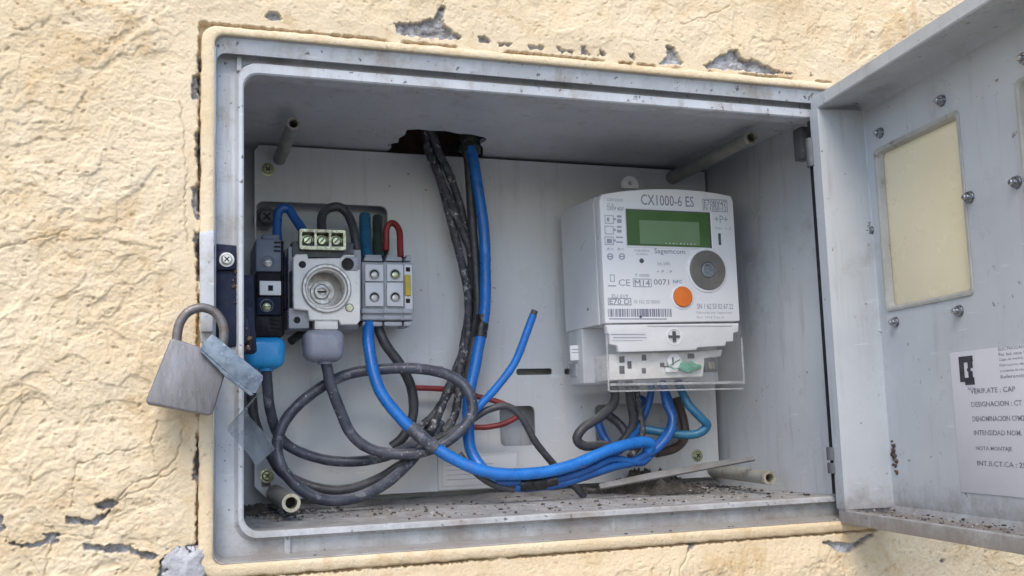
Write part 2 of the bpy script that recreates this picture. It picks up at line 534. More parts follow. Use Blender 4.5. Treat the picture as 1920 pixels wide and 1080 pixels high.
def flat_shape(outlines, thick, bev=0.0):
    """2D outlines (first outer, others holes) to a solid sheet; local x, y, thickness in z"""
    cu = bpy.data.curves.new('tmp', 'CURVE')
    cu.dimensions = '2D'
    cu.fill_mode = 'BOTH'
    cu.extrude = thick / 2
    cu.bevel_depth = bev
    for pts in outlines:
        s = cu.splines.new('POLY')
        s.points.add(len(pts) - 1)
        for p, (x, y) in zip(s.points, pts):
            p.co = (x, y, 0, 1)
        s.use_cyclic_u = True
    return curve_bm(cu)


def curve_bm(cu):
    o = bpy.data.objects.new('tmp', cu)
    col.objects.link(o)
    bpy.context.view_layer.update()
    dg = bpy.context.evaluated_depsgraph_get()
    me = bpy.data.meshes.new_from_object(o.evaluated_get(dg))
    bm = NB()
    bm.from_mesh(me)
    bpy.data.meshes.remove(me)
    bpy.data.objects.remove(o)
    bpy.data.curves.remove(cu)
    return bm


FRONT = Matrix(((1, 0, 0, 0), (0, 0, -1, 0), (0, 1, 0, 0), (0, 0, 0, 1)))   # local xy -> world xz, facing the street


def text_bm(s, bold=0.0):
    cu = bpy.data.curves.new('tmp', 'FONT')
    cu.body = s
    cu.resolution_u = 2
    cu.offset = bold
    return curve_bm(cu)


def put_text(bm, s, x0, z0, w, h, frame, mi=0, bold=0.0):
    """frame(u, v) -> world point; text fitted to the box"""
    t = text_bm(s, bold)
    if not t.verts:
        return
    xs = [v.co.x for v in t.verts]; ys = [v.co.y for v in t.verts]
    ax, bx, ay, by = min(xs), max(xs), min(ys), max(ys)
    for v in t.verts:
        v.co = frame(x0 + (v.co.x - ax) / (bx - ax) * w, z0 + (v.co.y - ay) / max(by - ay, 1e-6) * h)
    merge(bm, t, mi)


# ------------------------------------------------------------------ ground (out of frame, carries the bounce light)
bm = NB()
bmesh.ops.create_grid(bm, x_segments=2, y_segments=2, size=60)
bmesh.ops.translate(bm, vec=(0, 0, -1.25), verts=bm.verts)
g = solo('ground', bm, M['ground'], None, None)
g['kind'] = 'structure'

# ------------------------------------------------------------------ cabinet dimensions
W, H = 0.44, 0.3038
IX0, IX1, IZ0, IZ1 = -0.006, 0.4835, -0.004, 0.3215
YB = 0.246
YP = 0.2228
RX0, RX1, RZ0, RZ1 = -0.0279, 0.4765, -0.0262, 0.3318      # painted rim outside
YR = -0.012

# ------------------------------------------------------------------ plaster wall
def hsh(ix, iz, seed):
    n = (ix.astype(np.int64) * 374761393 + iz.astype(np.int64) * 668265263 + seed * 974634777) & 0xffffffff
    n = ((n ^ (n >> 13)) * 1274126177) & 0xffffffff
    n = (n ^ (n >> 16)) & 0xffffffff
    return (n & 0xffff) / 65535.0


def perlin(x, z, seed=0):
    ix, iz = np.floor(x), np.floor(z)
    fx, fz = x - ix, z - iz
    u, v = fx ** 3 * (fx * (6 * fx - 15) + 10), fz ** 3 * (fz * (6 * fz - 15) + 10)

    def g(a, b):
        an = hsh(ix + a, iz + b, seed) * 2 * np.pi
        return np.cos(an) * (fx - a) + np.sin(an) * (fz - b)
    return ((g(0, 0) * (1 - u) + g(1, 0) * u) * (1 - v) + (g(0, 1) * (1 - u) + g(1, 1) * u) * v) * 1.5


def fbm(x, z, seed, o=4, gain=0.5):
    s, a = 0, 1
    for i in range(o):
        s = s + a * perlin(x, z, seed + i * 17)
        x, z, a = x * 2.03, z * 2.03, a * gain
    return s


def sstep(a, b, x):
    t = np.clip((x - a) / (b - a), 0, 1)
    return t * t * (3 - 2 * t)


def axis(lo, hi, step, far0, far1):
    mid = np.arange(lo, hi, step)
    left, right = [], []
    s, p = step, lo
    while p > far0:
        s *= 1.18; p -= s; left.append(p)
    s, p = step, mid[-1]
    while p < far1:
        s *= 1.18; p += s; right.append(p)
    return np.concatenate([left[::-1], mid, right])


gx = axis(-0.165, 0.66, 0.00066, -1.1, 1.6)
gz = axis(-0.085, 0.45, 0.00066, -1.2, 1.4)
X, Z = np.meshgrid(gx, gz)
dxr = np.maximum(RX0 - X, X - RX1)
dzr = np.maximum(RZ0 - Z, Z - RZ1)
dr = np.where((dxr > 0) & (dzr > 0), np.hypot(np.maximum(dxr, 0), np.maximum(dzr, 0)), np.maximum(dxr, dzr))
leftw = sstep(0.0, -0.05, X - RX0)
lowz = sstep(0.0, -0.01, Z - RZ0)
amp = 0.45 + 0.55 * np.maximum(leftw, 0.7 * lowz)
wx = X + 0.010 * fbm(X / 0.05, Z / 0.05, 3, 3)
wz = Z + 0.010 * fbm(X / 0.05, Z / 0.05, 5, 3)
ca, sa = math.cos(R(28)), math.sin(R(28))
ax_, az_ = wx * ca + wz * sa, -wx * sa + wz * ca
h = 0.0030 * fbm(wx / 0.075, wz / 0.06, 11, 3)
patchy = 0.35 + 0.65 * sstep(-0.25, 0.35, fbm(X / 0.055, Z / 0.05, 101, 2))
h += 0.0013 * (0.5 - np.abs(perlin(ax_ / 0.045, az_ / 0.019, 21))) * amp * patchy
st = fbm(wx / 0.06, wz / 0.045, 131, 3)
h += 0.0013 * (sstep(0.05, 0.09, st) + sstep(-0.42, -0.38, st)) * (0.3 + 0.7 * amp)
h += 0.00065 * fbm(ax_ / 0.016, az_ / 0.008, 22, 3, 0.6) * amp * patchy
st = perlin(wx / 0.034, wz / 0.03, 31)
h += 0.0016 * sstep(0.02, 0.10, st) * amp * patchy                      # trowelled layers with lips
st = perlin(ax_ / 0.020, az_ / 0.012, 37)
h += 0.0009 * sstep(0.05, 0.12, st) * amp * patchy
h += 0.00060 * fbm(X / 0.0048, Z / 0.0042, 41, 3, 0.6) * (0.5 + 0.5 * amp)
h += 0.00042 * fbm(X / 0.0022, Z / 0.0019, 47, 2, 0.7) * amp
pit = fbm(X / 0.006, Z / 0.005, 51, 2)
h -= 0.0022 * sstep(0.62, 0.85, pit) * (0.35 + 0.65 * amp)
# chips down to the cement, and cracks
jit = 0.0011 * fbm(X / 0.0035, Z / 0.0035, 61, 3) + 0.0007 * perlin(X / 0.009, Z / 0.009, 66)
cem = np.zeros_like(X)
crk = np.full_like(X, 1.0)


def segd(x, z, a, b):
    ax, az = a; bx, bz = b
    t = np.clip(((x - ax) * (bx - ax) + (z - az) * (bz - az)) / max((bx - ax) ** 2 + (bz - az) ** 2, 1e-12), 0, 1)
    return np.hypot(x - ax - t * (bx - ax), z - az - t * (bz - az))


def win(pts, pad):
    xs = [p[0] for p in pts]; zs = [p[1] for p in pts]
    i0, i1 = np.searchsorted(gx, [min(xs) - pad, max(xs) + pad])
    j0, j1 = np.searchsorted(gz, [min(zs) - pad, max(zs) + pad])
    return slice(j0, j1), slice(i0, i1)


def wpt(px, py):
    p = at(px, py, -0.0115)
    return (p.x, p.z)


chips = [
    [(740, 40), (775, 42), (812, 33), (826, 10), (834, 12), (832, 40), (850, 58), (868, 68), (845, 74), (800, 68), (745, 62)],
    [(496, 28), (505, 20), (520, 22), (528, 34), (510, 37)],
    [(898, 66), (915, 68), (924, 78), (900, 78)], [(935, 78), (962, 80), (960, 85), (938, 84)],
    [(993, 84), (1022, 85), (1020, 91), (995, 90)], [(1045, 86), (1058, 90), (1080, 94), (1075, 99), (1048, 95)],
    [(1090, 86), (1098, 88), (1108, 102), (1092, 100)], [(1126, 93), (1138, 98), (1136, 104), (1124, 102)],
    [(1182, 100), (1190, 99), (1194, 112), (1183, 108)],
    [(1250, 84), (1264, 88), (1272, 100), (1282, 118), (1240, 118), (1252, 105)],
    [(1322, 122), (1350, 104), (1368, 94), (1385, 96), (1392, 110), (1420, 114), (1450, 128), (1497, 138), (1440, 136), (1380, 130), (1325, 126)],
    [(1522, 132), (1530, 142), (1520, 144)],
    [(362, 140), (374, 138), (376, 186), (360, 184)], [(366, 245), (376, 244), (376, 330), (368, 300)],
    [(362, 350), (374, 344), (376, 412), (366, 410), (360, 375)], [(364, 430), (376, 440), (376, 530), (370, 520)],
    [(368, 100), (376, 96), (378, 125), (370, 124)],
    [(366, 850), (376, 820), (376, 910), (362, 900)],
    [(300, 1050), (330, 1028), (376, 1018), (378, 1090), (298, 1090)],
    [(125, 972), (150, 970), (172, 978), (182, 965), (196, 966), (216, 940), (222, 942), (205, 960), (180, 985), (128, 982)],
    [(-20, 965), (4, 966), (10, 990), (4, 1000), (-20, 1000)],
    [(12, 1015), (60, 1022), (85, 1012), (105, 998), (110, 1006), (90, 1020), (62, 1028), (15, 1024)],
    [(82, 1002), (106, 998), (108, 1020), (98, 1024)],
    [(155, 1018), (190, 1026), (230, 1020), (270, 1034), (300, 1042), (285, 1052), (240, 1036), (200, 1036), (160, 1032)],
    [(182, 945), (200, 938), (215, 936), (212, 950), (196, 956), (184, 954)],
    [(1545, 1018), (1575, 1016), (1600, 1020), (1635, 1000), (1640, 1004), (1612, 1026), (1592, 1040), (1575, 1034)],
    [(1296, 1016), (1312, 1018), (1296, 1032), (1290, 1040)],
    [(1765, 1048), (1772, 1050), (1770, 1056), (1764, 1054)],
]
for poly in chips:
    pts = [wpt(*p) for p in poly]
    s = win(pts, 0.006)
    x, z = X[s], Z[s]
    d = np.full_like(x, 9.0)
    ins = np.zeros(x.shape, bool)
    for a, b in zip(pts, pts[1:] + pts[:1]):
        d = np.minimum(d, segd(x, z, a, b))
        c = (a[1] > z) != (b[1] > z)
        with np.errstate(divide='ignore', invalid='ignore'):
            xi = (b[0] - a[0]) * (z - a[1]) / (b[1] - a[1]) + a[0]
        ins ^= c & (x < xi)
    sdist = np.where(ins, -d, d) + jit[s]
    cem[s] = np.maximum(cem[s], 1 - sstep(-0.0005, 0.0003, sdist))
cracks = [
    ([(215, 942), (240, 915), (250, 905), (300, 890), (328, 862), (342, 830), (340, 805)], 0.0007),
    ([(135, 950), (138, 905), (145, 870), (200, 850), (250, 842)], 0.0005),
    ([(105, 1010), (88, 1045), (85, 1085)], 0.0008), ([(108, 1002), (150, 1005), (172, 1012)], 0.0005),
    ([(1298, 1030), (1278, 1060), (1270, 1090)], 0.0007), ([(1573, 1036), (1583, 1060), (1586, 1090)], 0.0009),
    ([(222, 940), (290, 905), (330, 880)], 0.0006),
    ([(372, 130), (372, 250), (374, 420), (372, 600)], 0.0006),
    ([(352, 455), (345, 380), (350, 330), (345, 250), (338, 190)], 0.0005),
    ([(295, 790), (282, 830), (290, 860)], 0.0005), ([(375, 780), (372, 860), (375, 930), (374, 1010)], 0.0009),
    ([(1280, 45), (1330, 28), (1370, 12)], 0.0004),
    ([(0, 465), (60, 452), (130, 430)], 0.0005), ([(830, 12), (834, -10)], 0.0005),
]
for line, wd in cracks:
    pts = [wpt(*p) for p in line]
    s = win(pts, 0.006)
    x, z = X[s] + 0.0016 * perlin(X[s] / 0.006, Z[s] / 0.006, 71), Z[s] + 0.0016 * perlin(X[s] / 0.006, Z[s] / 0.006, 72)
    for a, b in zip(pts[:-1], pts[1:]):
        crk[s] = np.minimum(crk[s], segd(x, z, a, b) / wd)
h *= 0.58
far = np.maximum(np.maximum(-0.165 - X, X - 0.66), np.maximum(-0.085 - Z, Z - 0.45))
fw = sstep(0.06, 0.0, far)          # the coarse outskirts carry only the broad undulation
h = h * fw + (1 - fw) * 0.002 * fbm(X / 0.2, Z / 0.2, 301, 2)
near = sstep(0.022, 0.002, dr)
h = h * (1 - 0.85 * near) - 0.0003 * near
h = np.minimum(h, 0.0005 + 0.6 * np.maximum(dr, 0))
gapn = fbm(X / 0.03, Z / 0.03, 81, 3)
gap = sstep(0.0019, 0.0009, dr + jit * 0.8) * sstep(-0.35, 0.05, gapn + 0.5 * sstep(0.10, 0.04, X) * (Z > 0.25) + 0.35 * (Z < 0.0) - 0.25 * ((X > 0.12) & (Z > 0.3)))
h -= 0.0075 * gap
h -= 0.0016 * (1 - sstep(0.3, 1.3, crk))
rough_c = 0.0010 * fbm(X / 0.003, Z / 0.003, 91, 3, 0.7) + 0.0008 * perlin(X / 0.008, Z / 0.008, 95)
h = h * (1 - cem) + cem * (np.minimum(h, 0.0) - 0.0036 + rough_c)
Y = -0.0105 - h
keep = ~((X > RX0 + 0.0015) & (X < RX1 - 0.0015) & (Z > RZ0 + 0.0015) & (Z < RZ1 - 0.0015))
ny, nx = X.shape
idx = np.arange(ny * nx).reshape(ny, nx)
q = np.stack([idx[:-1, :-1], idx[:-1, 1:], idx[1:, 1:], idx[1:, :-1]], -1)
kq = keep[:-1, :-1] | keep[:-1, 1:] | keep[1:, 1:] | keep[1:, :-1]
q = q[kq]
used, inv = np.unique(q, return_inverse=True)
q = inv.reshape(q.shape)
wall_loc = Vector((-0.1, 0, -1.2))
co = np.stack([X.ravel()[used], Y.ravel()[used], Z.ravel()[used]], -1) - np.array(wall_loc)
me = bpy.data.meshes.new('plaster')
me.vertices.add(len(co)); me.vertices.foreach_set('co', co.ravel())
me.loops.add(q.size); me.loops.foreach_set('vertex_index', q.ravel().astype(np.int32))
me.polygons.add(len(q)); me.polygons.foreach_set('loop_start', np.arange(0, q.size, 4, dtype=np.int32))
me.update(calc_edges=True)
me.polygons.foreach_set('use_smooth', np.ones(len(q), bool))
att = me.attributes.new('bare', 'FLOAT', 'POINT')
att.data.foreach_set('value', cem.ravel()[used].astype(np.float32))


def wall_mat():
    m = bpy.data.materials.new('cream_plaster')
    m.use_nodes = True
    nt = m.node_tree
    L = nt.links.new
    b = nt.nodes['Principled BSDF']
    b.inputs['Roughness'].default_value = 0.9
    b.inputs['Specular IOR Level'].default_value = 0.2
    tc = nd(nt, 'ShaderNodeTexCoord')

    def noise(sc, det=6, rg=0.62, dist=0.0):
        n = nd(nt, 'ShaderNodeTexNoise')
        n.inputs['Scale'].default_value = sc
        n.inputs['Detail'].default_value = det
        n.inputs['Roughness'].default_value = rg
        n.inputs['Distortion'].default_value = dist
        L(tc.outputs['Object'], n.inputs['Vector'])
        return n.outputs[0]

    def rmp(x, a, bb, o0=0.0, o1=1.0):
        r = nd(nt, 'ShaderNodeMapRange')
        r.interpolation_type = 'SMOOTHSTEP'
        for i, v in enumerate((a, bb, o0, o1)):
            r.inputs[1 + i].default_value = v
        L(x, r.inputs[0])
        return r.outputs[0]

    def mix(f, a, bb):
        x = nd(nt, 'ShaderNodeMix', data_type='RGBA')
        L(f, x.inputs[0])
        for i, v in ((6, a), (7, bb)):
            if isinstance(v, tuple):
                x.inputs[i].default_value = (*v, 1)
            else:
                L(v, x.inputs[i])
        return x.outputs[2]
    c = mix(rmp(noise(9), 0.35, 0.68), (0.785, 0.65, 0.46), (0.73, 0.58, 0.38))
    c = mix(rmp(noise(38, 6, 0.7), 0.5, 0.72, 0, 0.6), c, (0.80, 0.69, 0.515))
    c = mix(rmp(noise(26, 8, 0.72, 0.6), 0.50, 0.68, 0, 0.68), c, (0.585, 0.41, 0.215))
    c = mix(rmp(noise(180, 4, 0.6), 0.60, 0.72, 0, 0.7), c, (0.46, 0.33, 0.21))
    cm = mix(rmp(noise(150), 0.4, 0.62), (0.40, 0.395, 0.41), (0.24, 0.225, 0.22))
    cm = mix(rmp(noise(45), 0.5, 0.66), cm, (0.52, 0.53, 0.56))
    a = nd(nt, 'ShaderNodeAttribute', attribute_name='bare')
    c = mix(a.outputs['Fac'], c, cm)
    L(c, b.inputs['Base Color'])
    bp = nd(nt, 'ShaderNodeBump')
    bp.inputs['Distance'].default_value = 0.0012
    L(noise(430, 7, 0.75), bp.inputs['Height'])
    L(bp.outputs[0], b.inputs['Normal'])
    return m


me.materials.append(wall_mat())
wall = thing('plaster_wall', 'rough cream plastered wall with cracks and chips around the grey cabinet', 'wall', wall_loc)
po = bpy.data.objects.new('plaster', me)
po.parent = wall
col.objects.link(po)
# bare cement lump at the lower left corner of the rim
bm = NB()
t = NB()
bmesh.ops.create_grid(t, x_segments=46, y_segments=34, size=0.5)
for v in t.verts:
    u, w_ = v.co.x, v.co.y
    p = at(345 + 84 * u, 1064 + 80 * w_ * -1, YR)
    n_ = float(fbm(np.array([p.x / 0.006]), np.array([p.z / 0.006]), 5, 3)[0])
    edge = max(abs(u), abs(w_)) * 2 + 0.25 * n_
    v.co = (p.x, YR + 0.002 - 0.0042 * max(0.0, 1 - edge ** 4) - 0.0007 * n_ + (0.003 if edge > 0.93 else 0), p.z)
merge(bm, t)
part('mortar_lump', bm, M['cement'], wall, 'bare bluish white mortar lump at the lower corner', 80)

# ------------------------------------------------------------------ the meter cabinet
cab = thing('meter_cabinet', 'open grey polyester electric cabinet set into the cream wall', 'cabinet', (0.22, 0.1, -0.026))
# painted rim round the mouth
OX0, OX1, OZ0, OZ1 = -0.0192, 0.4672, -0.0182, 0.3254
bm = NB()
t = NB()
prof = [(OX0, OX1, OZ0, OZ1, 0.006, 0.002, 0), (OX0, OX1, OZ0, OZ1, 0.006, YR + 0.0010, 0.15), (OX0 - 0.0009, OX1 + 0.0009, OZ0 - 0.0009, OZ1 + 0.0009, 0.0065, YR, 0.3),
        (OX0 - 0.0035, OX1 + 0.0035, OZ0 - 0.003, OZ1 + 0.003, 0.009, YR, 0.5),
        (RX0 + 0.0017, RX1 - 0.0017, RZ0 + 0.0017, RZ1 - 0.0017, 0.0105, YR + 0.0002, 1), (RX0 + 0.0004, RX1 - 0.0004, RZ0 + 0.0004, RZ1 - 0.0004, 0.0112, YR + 0.0012, 1), (RX0, RX1, RZ0, RZ1, 0.0115, YR + 0.0024, 1), (RX0, RX1, RZ0, RZ1, 0.0115, 0.004, 1)]
ref = rrect(*prof[0][:5], 6)
cnt = [max(1, int(math.hypot(ref[(i + 1) % len(ref)][0] - ref[i][0], ref[(i + 1) % len(ref)][1] - ref[i][1]) / 0.0014)) for i in range(len(ref))]
rr = []
for x0, x1, z0, z1, r, y, am in prof:
    base_ = rrect(x0, x1, z0, z1, r, 6)
    P = np.array([(base_[i][0] + (base_[(i + 1) % len(base_)][0] - base_[i][0]) * k / c_, base_[i][1] + (base_[(i + 1) % len(base_)][1] - base_[i][1]) * k / c_) for i, c_ in enumerate(cnt) for k in range(c_)])
    ox = 0.0006 * am * fbm(P[:, 0] / 0.012, P[:, 1] / 0.012, 201, 4, 0.6)
    oz = 0.0006 * am * fbm(P[:, 0] / 0.012, P[:, 1] / 0.012, 211, 4, 0.6)
    oy = 0.00022 * min(1, am * 2) * fbm(P[:, 0] / 0.006, P[:, 1] / 0.006, 221, 4, 0.6)
    rr.append([t.verts.new((P[i, 0] + ox[i], y + oy[i], P[i, 1] + oz[i])) for i in range(len(P))])
for a_, b_ in zip(rr[:-1], rr[1:]):
    n_ = len(a_)
    for k in range(n_):
        t.faces.new((a_[k], a_[(k + 1) % n_], b_[(k + 1) % n_], b_[k]))
merge(bm, t)
part('painted_rim', bm, me.materials[0], cab, 'rim of the cabinet painted over in the wall cream', 60)
# moulded frame: outer wall, sealing channel and raised lip
bm = NB()
y1 = 0.0045
LX = 0.4622
rings(bm, [(OX0 + .0003, OX1 - .0003, OZ0 + .0003, OZ1 - .0003, 0.006, YR + 0.002),
           (OX0 + 0.0008, OX1 - 0.0008, OZ0 + 0.0010, OZ1 - 0.0006, 0.006, (YR + 0.0022, -0.0080)),
           (OX0 + 0.0014, OX1 - 0.0010, OZ0 + 0.0022, OZ1 - 0.0100, 0.006, (-0.0045, -0.0050)),
           (OX0 + 0.0015, OX1 - 0.0010, OZ0 + 0.0024, OZ1 - 0.0100, 0.006, (-0.0030, -0.0035)),
           (OX0 + 0.0016, OX1 - 0.0010, OZ0 + 0.0025, OZ1 - 0.0060, 0.006, (0.000, 0.002)),
           (OX0 + 0.0022, OX1 - 0.0012, OZ0 + 0.0030, OZ1 - 0.0050, 0.006, (y1, 0.0045)),
           (-0.0058, LX + 0.0034, -0.0070, H + 0.0098, 0.014, (y1, 0.0045)),
           (-0.0048, LX + 0.0031, -0.0055, H + 0.0090, 0.013, y1 - 0.0012),
           (-0.0041, LX + 0.0030, -0.0046, H + 0.0082, 0.013, 0.0002),
           (-0.0034, LX + 0.0026, -0.0040, H + 0.0074, 0.0125, -0.0015),
           (-0.0010, LX + 0.0008, -0.0010, H + 0.0010, 0.0105, -0.0015),
           (0.0, LX, 0.0, H, 0.010, -0.0004), (0.0, LX, 0.0, H, 0.010, 0.014),
           (IX0, IX1, IZ0, IZ1, 0.002, 0.016)])
part('mouth_frame', bm, M['frame'], cab)
bm = NB(); pbox(bm, 533, 1003, 545, 1046, 0.002, 0.024, 0.0006)
part('channel_rib', bm, M['frame'], cab)
bm = NB(); box(bm, (-0.0046, 0.0004, H + 0.002), (-0.0014, 0.0225, OZ1 - 0.0092), 0.0005)
part('channel_rib', bm, M['frame'], cab)
bm = NB(); pbox(bm, 1148, 966, 1156, 1010, 0.004, 0.024, 0.0006)
part('channel_rib', bm, M['frame'], cab)
# box body
bm = NB()
T = 0.004
box(bm, (IX0 - T, 0.0155, IZ0 - T), (IX0, YB + T, IZ1 + T))
box(bm, (IX1, 0.0155, IZ0 - T), (IX1 + T, YB + T, IZ1 + T))
box(bm, (IX0, 0.0155, IZ0 - T), (IX1, YB, IZ0))
box(bm, (IX0, YB, IZ0 - T), (IX1, YB + T, IZ1 + T))
zc = IZ1
notch = [(0.146, YB), (0.147, 0.214), (0.141, 0.206), (0.150, 0.197), (0.1475, 0.185), (0.1505, 0.173), (0.1488, 0.158), (0.158, 0.1535), (0.170, 0.1555), (0.183, 0.1535),
         (0.196, 0.159), (0.208, 0.1585), (0.2245, 0.166), (0.2265, 0.176), (0.2245, 0.186), (0.231, 0.198), (0.236, 0.214), (0.240, 0.225), (0.241, YB)]
prism(bm, [(IX0, 0.0155, zc), (IX0, YB, zc)] + [(x, y, zc) for x, y in notch] + [(IX1, YB, zc), (IX1, 0.0155, zc)], Vector((0, 0, T)))
part('box_body', bm, M['cab'], cab)
bm = NB()
box(bm, (0.12, 0.13, zc + T + 0.0002), (0.124, 0.262, 0.43)); box(bm, (0.262, 0.13, zc + T + 0.0002), (0.266, 0.262, 0.43))
box(bm, (0.124, 0.13, zc + T + 0.0002), (0.262, 0.134, 0.43)); box(bm, (0.124, 0.252, zc + T + .0002), (0.262, 0.262, 0.43))
box(bm, (0.12, 0.13, 0.4303), (0.266, 0.262, 0.435))
part('wall_cavity', bm, M['masonry'], cab, 'dark masonry seen through the broken hole in the roof')
# mounting plate with its cut-outs
tl, tr, br, bl = at(478, 270, YP), at(1321, 323, YP), at(1349, 893, YP), at(478, 939, YP)
pl = [(bl.x + 0.012, bl.z), (br.x, br.z), (tr.x, min(tr.z, 0.3185)), (tl.x + 0.004, min(tl.z, 0.3188)), (tl.x, tl.z - 0.006), (bl.x, bl.z + 0.012)]


def prr(x0, y0, x1, y1, r):
    a, b = at(x0, y1, YP), at(x1, y0, YP)
    return rrect(a.x, b.x, a.z, b.z, r, 4)


cuts = [prr(480, 386, 727, 520, 0.007), prr(968, 690, 1036, 704, 0.0025), prr(1058, 690, 1110, 703, 0.0025), prr(814, 686, 832, 698, 0.0022),
        prr(938, 760, 1003, 838, 0.006), prr(1118, 754, 1285, 846, 0.006), prr(490, 898, 508, 914, 0.001)]
bm = flat_shape([pl] + cuts, 0.003, 0.0004)
bm.transform(Matrix.Translation((0, YP + 0.0019, 0)) @ FRONT)
plate = part('mounting_plate', bm, M['plate'], cab)
bm = NB()
for x0, y0, x1, y1_, dx in ((966, 724, 1046, 728, 0), ):
    pass
pbox(bm, 822, 846, 972, 920, YP - 0.002, YP + 0.0002, 0.0006)
lab = part('label_holder', bm, M['plate'], plate)
bm = NB()
pprism(bm, [(830, 862), (968, 850), (966, 905), (830, 912)], YP - 0.0028, YP - 0.0021, 0.0002)
for k in range(4):
    a, b = at(838, 873 + 9 * k, YP - 0.003), at(925 - 14 * (k % 2), 870 + 9 * k, YP - 0.003)
    box(bm, (a.x, YP - 0.0030, a.z - 0.0003), (b.x, YP - 0.00285, a.z + 0.0003), 0, 1)
part('paper_label', bm, [M['label'], M['inkl']], plate, 'white paper label at the foot of the plate')


def screw(name, c, r, parent, m, axis=(0, -1, 0), hh=0.003, slot='cross', seg=16):
    bm = NB()
    ax = Vector(axis).normalized()
    lathe(bm, c, [(r * 1.35, 0), (r * 1.35, 0.0006), (r, 0.0007), (r, hh * 0.6), (r * 0.75, hh * 0.95), (0, hh)], axis, seg)
    u = ax.orthogonal().normalized(); w = ax.cross(u)
    for d1, d2 in ((u, w), (w, u)) if slot == 'cross' else ((u, w),):
        cc = Vector(c) + ax * hh * 0.8
        t = NB()
        bmesh.ops.create_cube(t, size=1)
        rot = Matrix((d1, d2, ax)).transposed().to_4x4()
        t.transform(Matrix.Translation(cc) @ rot @ Matrix.Diagonal((r * 1.2, r * 0.22, hh * 0.45, 1)))
        merge(bm, t, 1)
    return part(name, bm, [m, M['hole']], parent)


for x, y, r in ((502, 318, 0.0046), (501, 892, 0.0046), (1307, 854, 0.0046)):
    s = screw('plate_screw', at(x, y, YP), r, plate, M['zinc'])
screw('plate_screw', at(499, 408, 0.236), 0.0075, plate, M['dgrey'], hh=0.006)


# threaded standoffs
def standoff(px, py, y0, r, tint=None, zfix=None, back=None):
    c = at(px, py, y0)
    bm = NB()
    ax = Vector((0, 1, 0)) if back is None else (Vector(back) - c)
    Ln = ax.length if back is not None else YP - y0 + 0.004
    lathe(bm, c, [(r * 0.98, 0.0), (r, 0.002), (r * 1.12, Ln)], ax, 20, 0, False)
    lathe(bm, c, [(r * 0.62, 0.014), (r * 0.62, 0.0), (r * 0.66, -0.0007), (r * 1.02, -0.0007), (r * 1.04, 0.0), (r * 1.04, 0.0022)], ax, 20, 1, False)
    lathe(bm, c, [(0, 0.0138), (r * 0.63, 0.0138)], ax, 20, 2, False)
    return part('standoff', bm, [M['standoff'], M['tubemetal'], M['hole']], cab)


standoff(550, 232, 0.115, 0.0052)
standoff(1408, 258, 0.075, 0.0060)
standoff(546, 943, 0.100, 0.0068)
standoff(1443, 896, 0.080, 0.0058, back=tuple(at(1338, 882, 0.205)))

# lug that takes the padlock, where the paint has come off
bm = NB()
pprism(bm, [(374, 436), (401, 430), (402, 650), (376, 640)], YR - 0.0022, YR + 0.002, 0.0006)
pprism(bm, [(377, 572), (399, 572), (399, 622), (377, 622)], YR - 0.006, YR - 0.001, 0.0006)
part('hasp_lug', bm, M['frame'], cab, 'pale bare plastic lug beside the padlock shackle')
# broken latch
bm = NB()
pprism(bm, [(402, 456), (450, 460), (454, 520), (446, 545), (452, 575), (466, 600), (474, 640), (430, 652), (403, 640)], 0.002, 0.024, 0.0015)
pprism(bm, [(404, 470), (442, 470), (442, 506), (404, 506)], -0.001, 0.006, 0.001)
pprism(bm, [(444, 560), (476, 580), (482, 660), (440, 664)], 0.012, 0.03, 0.001)
pprism(bm, [(424, 512), (476, 516), (478, 600), (424, 600)], 0.03, 0.075, 0.001)
latch = part('latch_body', bm, M['navy'], cab, 'dark broken latch on the left side of the mouth')
screw('latch_screw', at(425, 487, -0.001), 0.0036, latch, M['steel'])
bm = NB()
for k in range(170):
    f = random.random()
    x = 436 + 16 * random.random() + 44 * max(0, f - 0.5); y = 458 + 200 * f
    p = at(x, y, 0.001 + 0.008 * random.random())
    t = NB()
    bmesh.ops.create_icosphere(t, subdivisions=1, radius=0.0006 + 0.0018 * random.random() ** 3)
    for v in t.verts:
        v.co *= 0.6 + 0.8 * random.random()
        v.co += p
    merge(bm, t)
part('rust_crust', bm, M['rust'], latch, 'brown rust along the broken latch', 80, 'stuff')

# ------------------------------------------------------------------ the open door (part of the cabinet)
DA = 0.1215
P0 = Vector((W + 0.045, 0, 0))
DU = Vector((-math.sin(DA), -math.cos(DA), 0))
DN = Vector((-math.cos(DA), math.sin(DA), 0))
DM = Matrix(((DU.x, DN.x, 0, P0.x), (DU.y, DN.y, 0, P0.y), (0, 0, 1, 0), (0, 0, 0, 1)))     # local (u, n, z)


def dr_at(px, py, n):
    d = ray(px, py)
    c = P0 + DN * n
    p = CAM + d * ((c - CAM).dot(DN) / d.dot(DN)) - P0
    return Vector((p.dot(DU), n, p.z))


DZ0, DZ1, DL, U0, ND = -0.0198, 0.3165, 0.47, 0.0145, 0.040
wins = [(0.0385, 0.1375, 0.1425, 0.2675), (0.1965, 0.2955, 0.1425, 0.2675)]
# panel sheet with window openings
outl = [[(U0 + 0.002, DZ0 + 0.003), (U0 + DL, DZ0 + 0.003), (U0 + DL, DZ1 - 0.003), (U0 + 0.002, DZ1 - 0.003)]]
outl += [rrect(a, b, c, d, 0.004, 4) for a, b, c, d in wins]
bm = flat_shape(outl, 0.003, 0.0005)
UNZ = Matrix(((1, 0, 0, 0), (0, 0, -1, 0), (0, 1, 0, 0), (0, 0, 0, 1)))
bm.transform(Matrix.Translation((0, -0.0019, 0)) @ UNZ)
